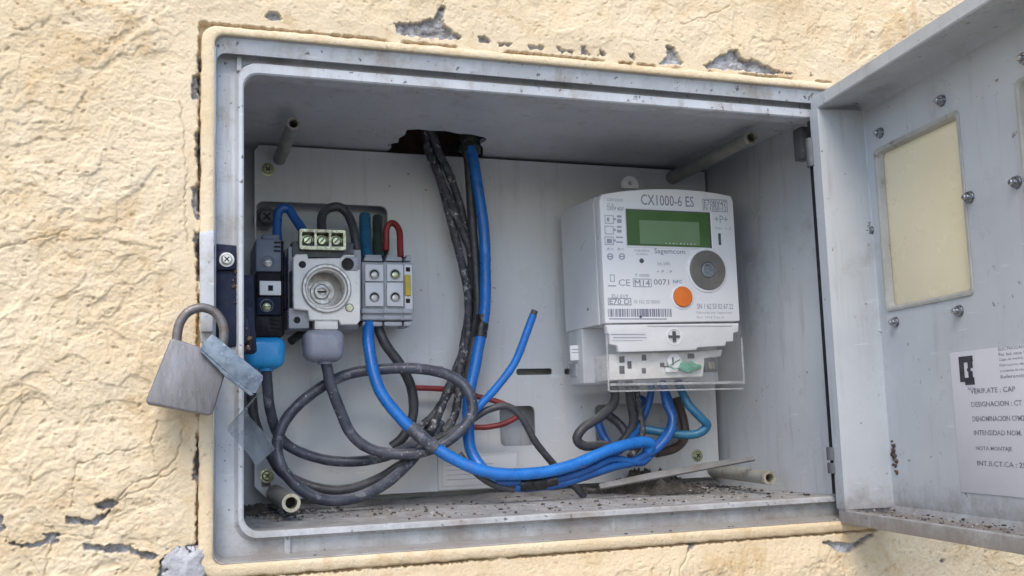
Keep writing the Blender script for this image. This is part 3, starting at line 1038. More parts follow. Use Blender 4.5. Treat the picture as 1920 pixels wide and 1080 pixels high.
# returned flanges all round: profile swept around the tray
def dring(bm, inset, n):
    return [bm.verts.new((x, n, z)) for x, z in rrect(U0 + inset, U0 + DL - inset, DZ0 + inset, DZ1 - inset, max(0.0012, 0.004 - inset * 0.2), 3)]
t = NB()
pr = [(0.0, -0.003), (0.0, ND - 0.0006), (0.0006, ND), (0.0095, ND), (0.0105, ND - 0.0008), (0.0085, 0.022), (0.0062, 0.0075), (0.0075, 0.003), (0.012, 0.0002), (0.016, -0.001)]
rg = [dring(t, *p) for p in pr]
for a, b in zip(rg[:-1], rg[1:]):
    n_ = len(a)
    for k in range(n_):
        t.faces.new((a[k], a[(k + 1) % n_], b[(k + 1) % n_], b[k]))
merge(bm, t)
bm.transform(DM)
door = part('door', bm, M['door'], cab, 'open grey door swung out to the right', 30)
# hinge side facing strip and hinge knuckles
bm = NB()
Z0, Z1 = DZ0 + 0.011, DZ1 - 0.0115
prof = [(-0.0012, 0.0405), (-0.0012, 0.026), (-0.0008, 0.0245), (-0.0008, 0.0225), (-0.0030, 0.021), (-0.0032, 0.006), (-0.002, 0.0015), (0.004, -0.0005), (0.011, -0.0005), (0.011, 0.0405)]
prism(bm, [Vector((U0 + u, n, Z0)) for u, n in prof], Vector((0, 0, Z1 - Z0)))
bm.transform(DM)
part('hinge_strip', bm, M['door'], door, 'fluted pale strip along the hinge side')
bm = NB(); pbox(bm, 1506, 238, 1519, 296, 0.018, 0.03, 0.0005)
part('hinge_slot', bm, M['dgrey'], cab)
for za, zb in ((0.262, 0.285), (0.018, 0.026), (0.028, 0.038)):
    bm = NB()
    lathe(bm, (W + 0.004, -0.006, za), [(0.0042, 0), (0.0042, zb - za)], (0, 0, 1), 14)
    part('hinge_knuckle', bm, M['dgrey'], door)
bm = NB()  # added black strip: draws the hinge gap's shade as a dark line
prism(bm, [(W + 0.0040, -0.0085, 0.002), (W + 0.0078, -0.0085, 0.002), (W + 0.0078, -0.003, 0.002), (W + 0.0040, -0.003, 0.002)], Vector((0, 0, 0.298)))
part('hinge_gap_shade', bm, M['black'], door, 'black strip standing in for the shade in the hinge gap')
# panes and seals
for i, (a, b, c, d) in enumerate(wins):
    bm = NB()
    box(bm, (a - 0.006, -0.0075, c - 0.006), (b + 0.006, -0.0045, d + 0.006), 0.0004)
    bm.transform(DM)
    part('window_pane', bm, M['pane'], door)
    bm = NB()
    t = NB()
    rr = []
    for ins, n in ((-0.0022, 0.0003), (-0.0018, 0.0012), (0.0, 0.0013), (0.0012, 0.0004), (0.0026, -0.0042)):
        rr.append([t.verts.new((x, n, z)) for x, z in rrect(a + ins, b - ins, c + ins, d - ins, 0.004, 4)])
    for p, q_ in zip(rr[:-1], rr[1:]):
        n_ = len(p)
        for k in range(n_):
            t.faces.new((p[k], p[(k + 1) % n_], q_[(k + 1) % n_], q_[k]))
    merge(bm, t)
    bm.transform(DM)
    part('window_seal', bm, M['paneedge'], door)
# bolts round the panes
bm = NB()
b0 = Vector((0.0472, 0.0, 0.2802))
lathe(bm, b0, [(0.0043, 0), (0.0043, 0.0008), (0.0036, 0.0009), (0.0036, 0.0030), (0.0020, 0.0032), (0.0020, 0.0056), (0.0014, 0.0062), (0, 0.0063)], (0, 1, 0), 12)
bm.transform(DM)
bolt = part('pane_bolt', bm, M['bolt'], door)
for u, z in ((0.1232, 0.2808), (0.0236, 0.2072), (0.1437, 0.2064), (0.0476, 0.1316), (0.1228, 0.1314), (0.1887, 0.2056), (0.206, 0.2805), (0.206, 0.1316)):
    again(bolt, DU * (u - b0.x) + Vector((0, 0, z - b0.z)))
# mark where a lock used to sit
bm = NB()
c = DM @ dr_at(1679, 856, 0.0)
for k in range(26):
    f = random.gauss(0, 1)
    p = c + Vector((0, 0, 0.006 * random.gauss(0, 1))) + DU * 0.0022 * f + DN * 0.0006
    t = NB()
    bmesh.ops.create_icosphere(t, subdivisions=1, radius=0.0009 + 0.001 * random.random())
    for v in t.verts:
        v.co *= 0.7 + 0.6 * random.random()
        v.co += p
    merge(bm, t)
part('dirt_crust', bm, M['rust'], door, 'dirt and rust where a fitting was torn off', 80, 'stuff')
# printed notice
NA, NZT, NZB = 0.1088, 0.1035, 0.0078
bm = NB()
box(bm, (NA, 0.0003, NZB), (NA + 0.15, 0.0008, NZT), 0.0001)


def nframe(u, v):
    return Vector((u, 0.00095, v))


def npx(px, py):
    p = dr_at(px, py, 0.0)
    return p.x, p.z


u0, z0 = npx(1832, 708); u1, z1 = npx(1800, 660)
lw = 0.0145
lu = npx(1801, 690)[0]
zt, zb = 0.1000, 0.0812
for (a, b, c, d) in ((0, 0.34, 0.08, 1.0), (0.34, 1.0, 0.78, 1.0), (0.34, 1.0, -0.04, 0.22), (0.62, 0.92, 0.22, 0.45), (0.55, 0.80, 0.45, 0.56), (0.62, 0.96, 0.56, 0.78)):
    box(bm, (lu + lw * a, 0.0009, zb + (zt - zb) * c), (lu + lw * b, 0.00105, zb + (zt - zb) * d), 0, 3)
put_text(bm, 'BCN', lu + 0.007, 0.0770, 0.0075, 0.0018, nframe, 1)
for k, s in enumerate(('ELECTRICIDAD S.A.', 'Pol. Ind. nave 12', 'Cajas de medida', 'Fabricacion de cajas', 'y armarios de medida', 'Referencia')):
    put_text(bm, s, npx(1878, 700)[0], 0.1012 - 0.0036 * k, 0.030 - 0.004 * (k % 3), 0.0021, nframe, 2)
for k, s in enumerate(('VERIF.ATE : CAP', 'DESIGNACION : CT 12', 'DENOMINACION CPM2', 'INTENSIDAD NOM. 63 A', 'NOTA MONTAJE', 'INT.B.CT.CA : 250 V')):
    uu, zz = npx(1830 + 1.2 * k, (738, 763, 790, 816, 846, 873)[k])
    put_text(bm, s, 0.1275 + 0.0008 * (k > 3), zz, 0.0029 * len(s), 0.0034, nframe, 2, 0.012)
bm.transform(DM)
part('paper_notice', bm, [M['paper'], M['ink'], mat('notice_ink', (0.12, 0.12, 0.15), (0.27, 0.27, 0.31), 0.7, scale=260, lo=0.4, hi=0.6), mat('logo_ink', (0.022, 0.022, 0.03), (0.05, 0.05, 0.06), 0.6, scale=300)], door, 'white printed notice stuck low on the door')

# ------------------------------------------------------------------ electricity meter
YM = 0.125
met = thing('electricity_meter', 'white electronic meter with green display and orange button', 'meter', (0.382, 0.2, 0.088), None)


def arch(x0, x1, ytop, ycor, ybot, n=10, drop=12, Y=YM):
    pts = [(x0[1], ybot[0])]
    pts.append((x0[0], ycor[0] + drop))
    pts.append((x0[0] + 4, ycor[0]))
    for k in range(1, n):
        f = k / n
        xx = x0[0] + 10 + (x1[0] - x0[0] - 20) * f
        yy = ycor[0] * (1 - f) + ycor[1] * f - (ycor[0] * .5 + ycor[1] * .5 - ytop) * math.sin(math.pi * f) ** 0.7
        pts.append((xx, yy))
    pts.append((x1[0] - 4, ycor[1]))
    pts.append((x1[0], ycor[1] + drop))
    pts.append((x1[1], ybot[1]))
    return [at(a, b, Y) for a, b in pts]


face = arch((1124, 1135), (1375, 1388), 354, (364, 367), (606, 602))
bm = NB()
prism(bm, face, Vector((0, 0.012, 0)), 0.0014)
part('face_plate', bm, M['white'], met)
bm = NB()
cx = sum(p.x for p in face) / len(face)
back = [Vector((cx + (p.x - cx) * 1.0 - (0.0006 if p.x < cx else -0.0006), YM + 0.0122, p.z)) for p in face]
t = NB()
f1 = [t.verts.new(p) for p in back]
f2 = [t.verts.new(Vector((cx + (p.x - cx) * 1.075 + (0.0 if p.x < cx else -0.002), 0.203, (p.z - 0.149) * 1.0 + 0.149))) for p in back]
fm = [t.verts.new(Vector((cx + (p.x - cx) * 1.07 + (0.0 if p.x < cx else -0.002), 0.196, (p.z - 0.149) * 1.01 + 0.149))) for p in back]
f0 = [t.verts.new(Vector((cx + (p.x - cx) * 1.012, YM + 0.016, p.z))) for p in back]
n_ = len(f1)
for A_, B_ in ((f1, f0), (f0, fm), (fm, f2)):
    for k in range(n_):
        t.faces.new((A_[k], A_[(k + 1) % n_], B_[(k + 1) % n_], B_[k]))
t.faces.new(f1); t.faces.new(f2)
merge(bm, t)
hl = at(1135, 606, YM)
hr = at(1388, 602, YM)
box(bm, (hl.x - 0.0035, YM + 0.045, 0.098), (hr.x + 0.001, 0.203, 0.1488), 0.0015)
part('housing', bm, M['housing'], met, None, 30)
# display
a, b = at(1175, 461, YM), at(1331, 398, YM)
bm = NB()
rings(bm, [(a.x - .0016, b.x + .0016, a.z - .0014, b.z + .0014, 0.001, YM - 0.0002), (a.x - .0008, b.x + .0008, a.z - .0007, b.z + .0007, 0.001, YM - 0.0010), (a.x, b.x, a.z, b.z, 0.0008, YM - 0.0006), (a.x + 0.0006, b.x - 0.0006, a.z + 0.0006, b.z - 0.0006, 0.0006, YM - 0.0002)])
disp = part('display_frame', bm, M['white'], met)
bm = NB()
box(bm, (a.x + .0002, YM - 0.00028, a.z + .0002), (b.x - .0002, YM + 0.002, b.z - .0002), 0, 0)
c, d = at(1200, 457, YM), at(1310, 417, YM)
box(bm, (c.x, YM - 0.0004, c.z), (d.x, YM - 0.0002, d.z), 0, 1)
for k in range(9):
    x = c.x + (d.x - c.x) * (0.42 + 0.06 * k)
    box(bm, (x, YM - 0.00048, c.z + .0006), (x + 0.0012 * (0.4 + random.random()), YM - 0.0003, c.z + 0.0016), 0, 2)
box(bm, (a.x + .0002, YM - 0.0006, b.z - 0.0012), (b.x - .0002, YM - 0.0002, b.z - .0002), 0, 3)
box(bm, (b.x - .0022, YM - 0.0006, a.z), (b.x - .0002, YM - 0.0002, b.z - .0013), 0, 3)
part('display', bm, [M['lcd'], M['lcdin'], M['label'], M['dgrey']], met, 'green liquid crystal display, switched off')
# optical port
pc = at(1325, 507, YM)
bm = NB()
lathe(bm, pc, [(0.0182, 0.0004), (0.0182, 0.0026), (0.0175, 0.0034), (0.0078, 0.0030), (0.0070, 0.0022), (0.0068, 0.0012)], (0, -1, 0), 40, 0, False)
lathe(bm, pc, [(0.0070, 0.0012), (0.0068, 0.0030), (0.0050, 0.0034), (0.004, 0.0018), (0, 0.0016)], (0, -1, 0), 28, 1, False)
part('optical_port', bm, [M['port'], M['portc']], met, 'round grey optical port ring')
bm = NB()
lathe(bm, pc, [(0.0205, 0.0001), (0.0205, 0.0010), (0.0198, 0.0014), (0.0183, 0.0014), (0.0183, 0.0001)], (0, -1, 0), 40, 0, False)
part('port_collar', bm, M['white'], met)
oc = at(1279, 557, YM)
bm = NB()
lathe(bm, oc, [(0.0112, 0.0001), (0.0112, 0.0008), (0.0107, 0.0011), (0.0096, 0.0011), (0.0096, 0.0001)], (0, -1, 0), 32, 0, False)
part('button_collar', bm, M['white'], met)
bm = NB()
lathe(bm, oc, [(0.0093, 0.0002), (0.0093, 0.0022), (0.0086, 0.0030), (0.006, 0.0033), (0, 0.0034)], (0, -1, 0), 32)
part('orange_button', bm, M['orange'], met)
# hanging eye and small lamp windows
bm = NB()
t = flat_shape([[(0.010 * math.cos(R(a_)), 0.010 * math.sin(R(a_))) for a_ in range(-20, 201, 20)], [(0.0026 * math.cos(R(a_)), 0.0026 * math.sin(R(a_)) + 0.002) for a_ in range(0, 360, 30)]], 0.003)
e = at(1181, 354, 0.19)
t.transform(Matrix.Translation((e.x, 0.19, e.z + 0.0035)) @ FRONT @ Matrix.Scale(0.9, 4))
merge(bm, t)
part('hanging_eye', bm, M['white'], met)
for x, y, r in ((1203, 489, 0.0022), (1201, 594, 0.0013), (1103, 580, 0.0013)):
    bm = NB(); lathe(bm, at(x, y, YM if x > 1120 else 0.155), [(r, -0.0), (r, 0.0003), (0, 0.00035)], (0, -1, 0), 12)
    part('indicator_lamp', bm, M['dgrey'], met)
p = at(1349, 448, YM)
bm = NB(); box(bm, (p.x - 0.0012, YM - 0.0004, p.z - 0.0058), (p.x + 0.0014, YM, p.z + 0.0052), 0.0001)
part('indicator_slot', bm, M['dgrey'], met)


# printing on the face
def mframe(u, v):
    return Vector((u, YM - 0.00022, v))


def mtext(bm, s, x0, y0, x1, y1, mi=0):
    a_, b_ = at(x0, y1, YM), at(x1, y0, YM)
    put_text(bm, s, a_.x, a_.z, b_.x - a_.x, b_.z - a_.z, mframe, mi)


def mrect(bm, x0, y0, x1, y1, mi=0, hollow=0):
    a_, b_ = at(x0, y1, YM), at(x1, y0, YM)
    if hollow:
        w_ = 0.0006
        for q_ in ((a_.x, a_.z, b_.x, a_.z + w_), (a_.x, b_.z - w_, b_.x, b_.z), (a_.x, a_.z + w_, a_.x + w_, b_.z - w_), (b_.x - w_, a_.z + w_, b_.x, b_.z - w_)):
            box(bm, (q_[0], YM - 0.00024, q_[1]), (q_[2], YM - 0.00008, q_[3]), 0, mi)
    else:
        box(bm, (a_.x, YM - 0.00024, a_.z), (b_.x, YM - 0.00008, b_.z), 0, mi)


bm = NB()
mtext(bm, 'CX1000-6 ES', 1202, 369, 1300, 384)
mtext(bm, 'CONTADOR', 1138, 373, 1168, 377, 1); mtext(bm, 'Cl. B', 1138, 382, 1150, 386, 1); mtext(bm, '230V 60A', 1138, 388, 1171, 394)
mrect(bm, 1318, 375, 1363, 396, 1, 1); mtext(bm, 'E70BV47', 1320, 377, 1361, 385); mtext(bm, 'N 1050-12', 1320, 387, 1361, 394)
for y in (404, 424, 444):
    mrect(bm, 1134, y, 1150, y + 15, 1, 1)
    mrect(bm, 1151, y + 5, 1154, y + 9, 1)
mrect(bm, 1138, 408, 1142, 415, 1); mrect(bm, 1138, 448, 1147, 456, 1)
for y0_, y1_ in ((404, 408), (411, 418), (424, 427), (431, 436), (444, 446), (453, 455)):
    mrect(bm, 1157 - (2 if y0_ > 440 else 0), y0_, 1165 + (3 if y0_ > 440 else 0), y1_, 1)
mtext(bm, 'A+  R+', 1137, 465, 1170, 469, 1)
for x in (1144, 1166):
    c_ = at(x, 481, YM)
    lathe(bm, c_, [(0.0030, 0.0001), (0.0030, 0.00026), (0.0020, 0.00026), (0.0020, 0.0001)], (0, -1, 0), 16, 1, False)
    mrect(bm, x - 4, 480, x + 4, 482, 1)
mtext(bm, 'impulsos', 1190, 467, 1217, 473, 1); mtext(bm, '/kWh', 1192, 475, 1214, 478, 1)
mtext(bm, 'Sagemcom', 1227, 467, 1284, 478)
mtext(bm, 'Ind. kWh', 1233, 491, 1256, 498, 1); mtext(bm, '+ P - P', 1231, 507, 1260, 512, 1)
mtext(bm, '+P+', 1340, 405, 1364, 418, 1); mtext(bm, 'Ver. 1.2', 1340, 426, 1370, 430, 1)
mtext(bm, 'T 0000', 1190, 514, 1217, 519, 1)
mrect(bm, 1144, 515, 1152, 528, 1, 1); mrect(bm, 1140, 535, 1155, 537, 1)
mtext(bm, 'CE', 1160, 524, 1181, 536, 1); mrect(bm, 1187, 523, 1221, 538, 1, 1); mtext(bm, 'M14', 1190, 525, 1218, 536); mtext(bm, '0071', 1226, 524, 1254, 534)
mtext(bm, 'NFC', 1262, 525, 1279, 531, 2)
mtext(bm, 'EU 019', 1147, 552, 1177, 558, 1)
mrect(bm, 1140, 559, 1183, 572, 0, 1); mtext(bm, 'E70 D', 1143, 561, 1180, 570)
mtext(bm, '10 162 32 00001', 1189, 563, 1237, 569, 1)
mtext(bm, 'SN 1 62 53 02 67 22', 1307, 570, 1374, 579); mtext(bm, 'Fabricado por Sagemcom', 1306, 584, 1372, 589, 1); mtext(bm, 'Rev. 2018 Tipo II', 1307, 593, 1356, 598, 1)
x = 1140
rb = random.Random(3)
while x < 1258:
    w_ = rb.choice((1.0, 1.0, 1.6, 2.4))
    mrect(bm, x, 579, min(x + w_, 1261), 594, 0 if w_ > 1.5 else 1)
    x += w_ + rb.choice((1.0, 1.4, 2.2))
mrect(bm, 1142, 597, 1250, 599, 1)
part('printed_lettering', bm, [M['ink'], M['inkl'], mat('blue_ink', (0.10, 0.22, 0.38), None, 0.6)], met, None, 35, 'stuff')
# lower cover: white panel, terminal block, transparent cover
bm = NB()
pprism(bm, [(1136, 609), (1385, 606), (1384, 622), (1375, 624), (1375, 640), (1362, 640), (1360, 648), (1308, 651), (1306, 656), (1160, 660), (1158, 648), (1143, 645), (1143, 626), (1137, 625)], YM + 0.001, YM + 0.006, 0.0005)
part('lower_panel', bm, M['white'], met)
bm = NB()
for x0, y0_, x1_, y1_ in ((1145, 626, 1210, 628), (1150, 632, 1212, 634), (1148, 638, 1205, 639), (1214, 611, 1372, 612)):
    a_, b_ = at(x0, y1_, YM + 0.001), at(x1_, y0_, YM + 0.001)
    box(bm, (a_.x, YM + 0.0006, a_.z), (b_.x, YM + 0.0012, b_.z), 0)
for dx_, dy_ in ((10, 2.2), (2.2, 10)):
    a_, b_ = at(1264 - dx_, 631 + dy_, YM + 0.0004), at(1264 + dx_, 631 - dy_, YM + 0.0004)
    box(bm, (a_.x, YM - 0.0004 if dx_ > 5 else YM - 0.0005, a_.z), (b_.x, YM + 0.0012, b_.z), 0, 1)
lathe(bm, at(1264, 631, YM + 0.001), [(0.0078, 0.0), (0.0078, 0.0006), (0.0066, 0.0007), (0.0066, 0.0)], (0, -1, 0), 28, 2, False)
part('cover_screw', bm, [M['inkl'], M['dgrey'], M['white']], met, 'cross slotted screw of the lower cover')
bm = NB()
pprism(bm, [(1142, 664), (1160, 663), (1310, 659), (1355, 655), (1352, 668), (1322, 672), (1318, 706), (1143, 713)], YM + 0.012, 0.19, 0.0008)
part('terminal_block', bm, M['ceramic'], met)
bm = NB()
yb = YM + 0.0118
for x0, y0_, x1_, y1_ in ((1162, 668, 1171, 680), (1162, 686, 1171, 701), (1177, 677, 1184, 691), (1204, 665, 1212, 676), (1204, 690, 1211, 700), (1290, 663, 1302, 672), (1238, 680, 1246, 688)):
    bm = NB(); pbox(bm, x0, y0_, x1_, y1_, yb - 0.0004, yb + 0.003, 0.0003)
    part('terminal_opening', bm, M['dgrey'], met)
bm = NB(); pbox(bm, 1322, 671, 1344, 698, yb - 0.0004, yb + 0.003, 0.0003)
pbox(bm, 1330, 679, 1341, 692, yb - 0.0012, yb - 0.0002, 0.0003, 1)
part('terminal_clamp', bm, [M['dgrey'], M['brass']], met)
bm = NB()
lathe(bm, at(1262, 677, yb), [(0.0072, 0), (0.0072, 0.003), (0.0064, 0.0038), (0, 0.004)], (0, -1, 0), 26)
pbox(bm, 1261, 670, 1263, 684, yb - 0.0044, yb - 0.0036, 0, 1)
pbox(bm, 1246, 686, 1275, 688, yb - 0.002, yb, 0, 1)
pbox(bm, 1249, 689, 1272, 698, yb - 0.003, yb, 0.0004, 0)
part('terminal_screw', bm, [M['white'], M['dgrey']], met, 'large white terminal screw')
bm = NB()
pprism(bm, [(1277, 680), (1298, 677), (1306, 682), (1316, 683), (1317, 691), (1302, 694), (1298, 699), (1285, 698), (1272, 690)], yb - 0.005, yb - 0.001, 0.0012)
tube(bm, [(1285, 685, yb - 0.004), (1265, 692, yb - 0.006), (1258, 684, yb - 0.005), (1275, 674, yb - 0.004)], 0.0005, 6)
part('green_seal', bm, M['seal'], met, 'green security seal with its wire loop')
bm = NB()     # thin transparent terminal cover, five sides
lo, hi = at(1131, 736, YM), at(1390, 640, YM)
xL, xR = hl.x - 0.0005, hr.x + 0.0004
th = 0.0012
zl, zh = lo.z, hl.z - 0.001
xLb = xL - 0.0055
t = NB()
# outer and inner shells of an open tray (front, left, right, bottom), thickness th
def shell(ins):
    return [t.verts.new(v) for v in ((xL + ins, YM - 0.0005 + ins, zl + ins), (xR - ins, YM - 0.0005 + ins, zl + ins + 0.004), (xR - ins, YM - 0.0005 + ins, zh), (xL + ins, YM - 0.0005 + ins, zh),
                                     (xLb + ins, 0.203, zl + ins), (xR - 0.006 - ins, 0.203, zl + ins + 0.004), (xR - 0.006 - ins, 0.203, zh), (xLb + ins, 0.203, zh))]
o_, i_ = shell(0), shell(th)
for s_ in (o_, i_):
    for q_ in ((0, 1, 2, 3), (0, 4, 7, 3), (1, 5, 6, 2), (0, 1, 5, 4)):
        t.faces.new([s_[k] for k in q_])
for k1, k2 in ((3, 2), (3, 7), (2, 6), (7, 4), (4, 5), (5, 6)):
    t.faces.new((o_[k1], o_[k2], i_[k2], i_[k1]))
bmesh.ops.recalc_face_normals(t, faces=t.faces)
bevel(t, t.faces, 0.0004, 1)
merge(bm, t)
cov = part('terminal_cover', bm, M['clear'], met, 'clear plastic cover over the terminals')
bm = NB()
box(bm, (xL + 0.002, YM - 0.0016, zl + 0.0055), (xR - 0.002, YM - 0.0006, zl + 0.0078), 0.0003)
box(bm, (xL - 0.0002, YM - 0.0012, zl + 0.001), (xL + 0.0016, YM - 0.0006, zh - 0.002), 0.0002)
box(bm, (xR - 0.0016, YM - 0.0012, zl + 0.005), (xR + 0.0002, YM - 0.0006, zh - 0.012), 0.0002)
box(bm, (xL + 0.002, YM - 0.0014, zl + 0.0002), (xR - 0.002, YM - 0.0006, zl + 0.0016), 0.0002)
part('cover_edge', bm, M['clearedge'], cov)
bm = NB()
pprism(bm, [(1069, 648), (1116, 644), (1116, 674), (1070, 676)], 0.1795, 0.181, 0.0002)
pbox(bm, 1072, 654, 1096, 656, 0.1790, 0.1794, 0, 1); pbox(bm, 1072, 660, 1090, 661.5, 0.1790, 0.1794, 0, 1)
part('side_label', bm, [M['white'], M['inkl']], met, 'small white label under the clear cover')
bm = NB()
pbox(bm, 1080, 680, 1114, 706, 0.184, 0.2, 0.0005)
part('cover_hook', bm, M['grey'], met)

# ------------------------------------------------------------------ fuse gear on the left
YF = 0.152
# dark left fuse holder
fh = thing('fuse_holder', 'narrow dark blue fuse holder with white window, left of ceramic base', 'fuse holder', at(504, 630, 0.19))
bm = NB()
pbox(bm, 480, 449, 527, 508, 0.160, 0.222, 0.001)
pbox(bm, 492, 440, 524, 449.5, 0.170, 0.222, 0.0008)
part('upper_block', bm, M['slate'], fh)
bm = NB()
pbox(bm, 482, 508.5, 527, 556, 0.164, 0.222, 0.001)
pbox(bm, 478, 591, 529, 632, 0.162, 0.222, 0.0012)
for k in range(3):
    pbox(bm, 507, 597 + 8 * k, 524, 600 + 8 * k, 0.1608, 0.1625, 0.0002)
pbox(bm, 527.5, 452, 532, 628, 0.172, 0.222, 0.0006)
part('lower_block', bm, M['black'], fh)
bm = NB()
pbox(bm, 482, 556.5, 527, 590.5, 0.159, 0.222, 0.001)
part('middle_block', bm, M['navy'], fh)
bm = NB()
pbox(bm, 487, 527, 527, 553, 0.1585, 0.168, 0.0005)
pbox(bm, 503, 535, 512, 545, 0.1579, 0.166, 0.0002, 1)
part('white_window', bm, [M['white'], M['hole']], fh)
for k in range(3):
    bm = NB(); pbox(bm, 514, 453 + 8 * k, 526, 456 + 8 * k, 0.1594, 0.1605, 0.0001)
    part('vent_slot', bm, M['black'], fh)
for x, y, yy in ((502, 491, 0.160), (500, 573, 0.159)):
    c = at(x, y, yy)
    bm = NB()
    lathe(bm, c, [(0.0054, 0.0006), (0.0050, 0.0006), (0.0047, 0.0), (0.0046, -0.0005)], (0, -1, 0), 20, 0, False)
    lathe(bm, c, [(0.0047, -0.0001), (0, -0.00005)], (0, -1, 0), 20, 1, False)
    lathe(bm, c + Vector((0, 0, -0.0011)), [(0.0034, 0.0), (0.0034, 0.0007), (0.0026, 0.0012), (0, 0.0013)], (0, -1, 0), 16, 2)
    box(bm, (c.x - .0028, c.y - 0.0015, c.z - .0014), (c.x + .0028, c.y - 0.0012, c.z - .0008), 0, 1)
    part('clamp_screw', bm, [M['slate'], M['hole'], M['zinc'] if y > 550 else M['steel']], fh)

# square ceramic fuse base
fb = thing('fuse_socket', 'square off-white ceramic fuse base with round open metal socket', 'fuse base', at(610, 612, 0.19))
bm = NB()
pbox(bm, 534, 470, 672, 618, 0.180, 0.222, 0.002)
pbox(bm, 541, 462, 556, 585, 0.166, 0.181, 0.001)
pbox(bm, 655, 468, 677, 600, 0.172, 0.182, 0.001)
part('rear_block', bm, M['grey'], fb)
for q_ in ((532, 480, 538, 580, 0.170, 0.2), (544, 508, 551, 575, 0.160, 0.178), (672, 500, 680, 606, 0.178, 0.215)):
    bm = NB(); pbox(bm, *q_, 0.0005)
    part('side_clip', bm, M['navy'], fb)
plate_px = [(552, 484), (556, 479), (574, 479), (577, 487), (640, 486), (646, 480), (662, 480), (664, 505), (673, 508), (673, 600), (668, 606), (641, 606), (637, 598), (582, 598), (580, 580), (553, 577)]
fc = at(612, 541, YF)
outl = [[(p.x, p.z) for p in (at(x, y, YF) for x, y in plate_px)], [(fc.x + 0.0166 * math.cos(R(k)), fc.z + 0.0166 * math.sin(R(k))) for k in range(0, 360, 10)]]
bm = flat_shape(outl, 0.009, 0.0012)
bm.transform(Matrix.Translation((0, YF + 0.0057, 0)) @ FRONT)
pbox(bm, 590, 597, 634, 618, YF + 0.002, 0.18, 0.0012)
part('ceramic_front', bm, M['ceramic'], fb)
bm = NB()
lathe(bm, fc, [(0.0205, 0.0002), (0.0205, 0.0018), (0.0196, 0.0026), (0.0178, 0.0026), (0.0170, 0.0018), (0.0168, -0.002), (0.0160, -0.0035), (0.0166, -0.006), (0.0160, -0.0085), (0.0166, -0.011), (0.0160, -0.0135), (0.0164, -0.016), (0.0164, -0.024)], (0, -1, 0), 40, 0, False)
lathe(bm, fc, [(0.0164, -0.0235), (0.0105, -0.0230), (0.0100, -0.0215), (0.0, -0.0215)], (0, -1, 0), 32, 0, False)
part('socket_shell', bm, M['steel'], fb)
bm = NB()
cc = fc + Vector((-0.001, 0.0214, 0))
lathe(bm, cc, [(0.0066, 0), (0.0066, 0.0014), (0.0058, 0.0022), (0.0034, 0.0024), (0.0030, 0.0012), (0, 0.001)], (0, -1, 0), 24)
box(bm, (cc.x - 0.004, cc.y - 0.0027, cc.z - 0.0005), (cc.x + 0.004, cc.y - 0.0020, cc.z + 0.0005), 0, 1)
part('centre_contact', bm, [M['steel'], M['hole']], fb)
for q_ in ((541, 578, 580, 616, 0.158, 0.182), (647, 481, 672, 507, 0.1505, 0.17)):
    bm = NB(); pbox(bm, *q_, 0.0012)
    part('corner_lug', bm, M['grey'], fb)
for x, y, yy, r in ((567, 496, YF - 0.0, 0.0030), (557, 600, 0.1579, 0.0028), (652, 495, 0.1504, 0.0052)):
    bm = NB(); lathe(bm, at(x, y, yy - 0.0002), [(r, 0.0), (r, 0.0001), (0, 0.00012)], (0, -1, 0), 18, 0)
    part('screw_hole', bm, M['hole'], fb)
bm = NB(); lathe(bm, at(655, 577, YF), [(0.0036, 0.0), (0.0036, 0.0006), (0.0028, 0.0012), (0, 0.0013)], (0, -1, 0), 18)
part('fixing_screw', bm, M['brass'], fb)
bm = NB()
ta, tb = at(562, 467, 0.158), at(648, 432, 0.158)
fr = rrect(ta.x, tb.x, ta.z, tb.z, 0.0015, 3)
cells = []
for k in range(3):
    xa = ta.x + (tb.x - ta.x) * (0.05 + 0.315 * k); xb = xa + (tb.x - ta.x) * 0.27
    cells.append(rrect(xa, xb, ta.z + 0.0028, tb.z - 0.0022, 0.0008, 2))
t = flat_shape([fr] + cells, 0.010, 0.0003)
t.transform(Matrix.Translation((0, 0.163, 0)) @ FRONT)
merge(bm, t)
box(bm, (ta.x + 0.001, 0.1665, ta.z + 0.001), (tb.x - 0.001, 0.18, tb.z - 0.001), 0.0004, 1)
part('brass_terminal', bm, [M['brass'], M['dgrey']], fb)
for k in range(3):
    x = ta.x + (tb.x - ta.x) * (0.185 + 0.315 * k)
    screw('terminal_screw', (x, 0.1664, (ta.z + tb.z) / 2), 0.0040, fb, M['zinc'], hh=0.0042, slot='one')
bm = NB()
pbox(bm, 548, 455, 663, 482, 0.164, 0.2, 0.001)
part('terminal_shelf', bm, M['dgrey'], fb)

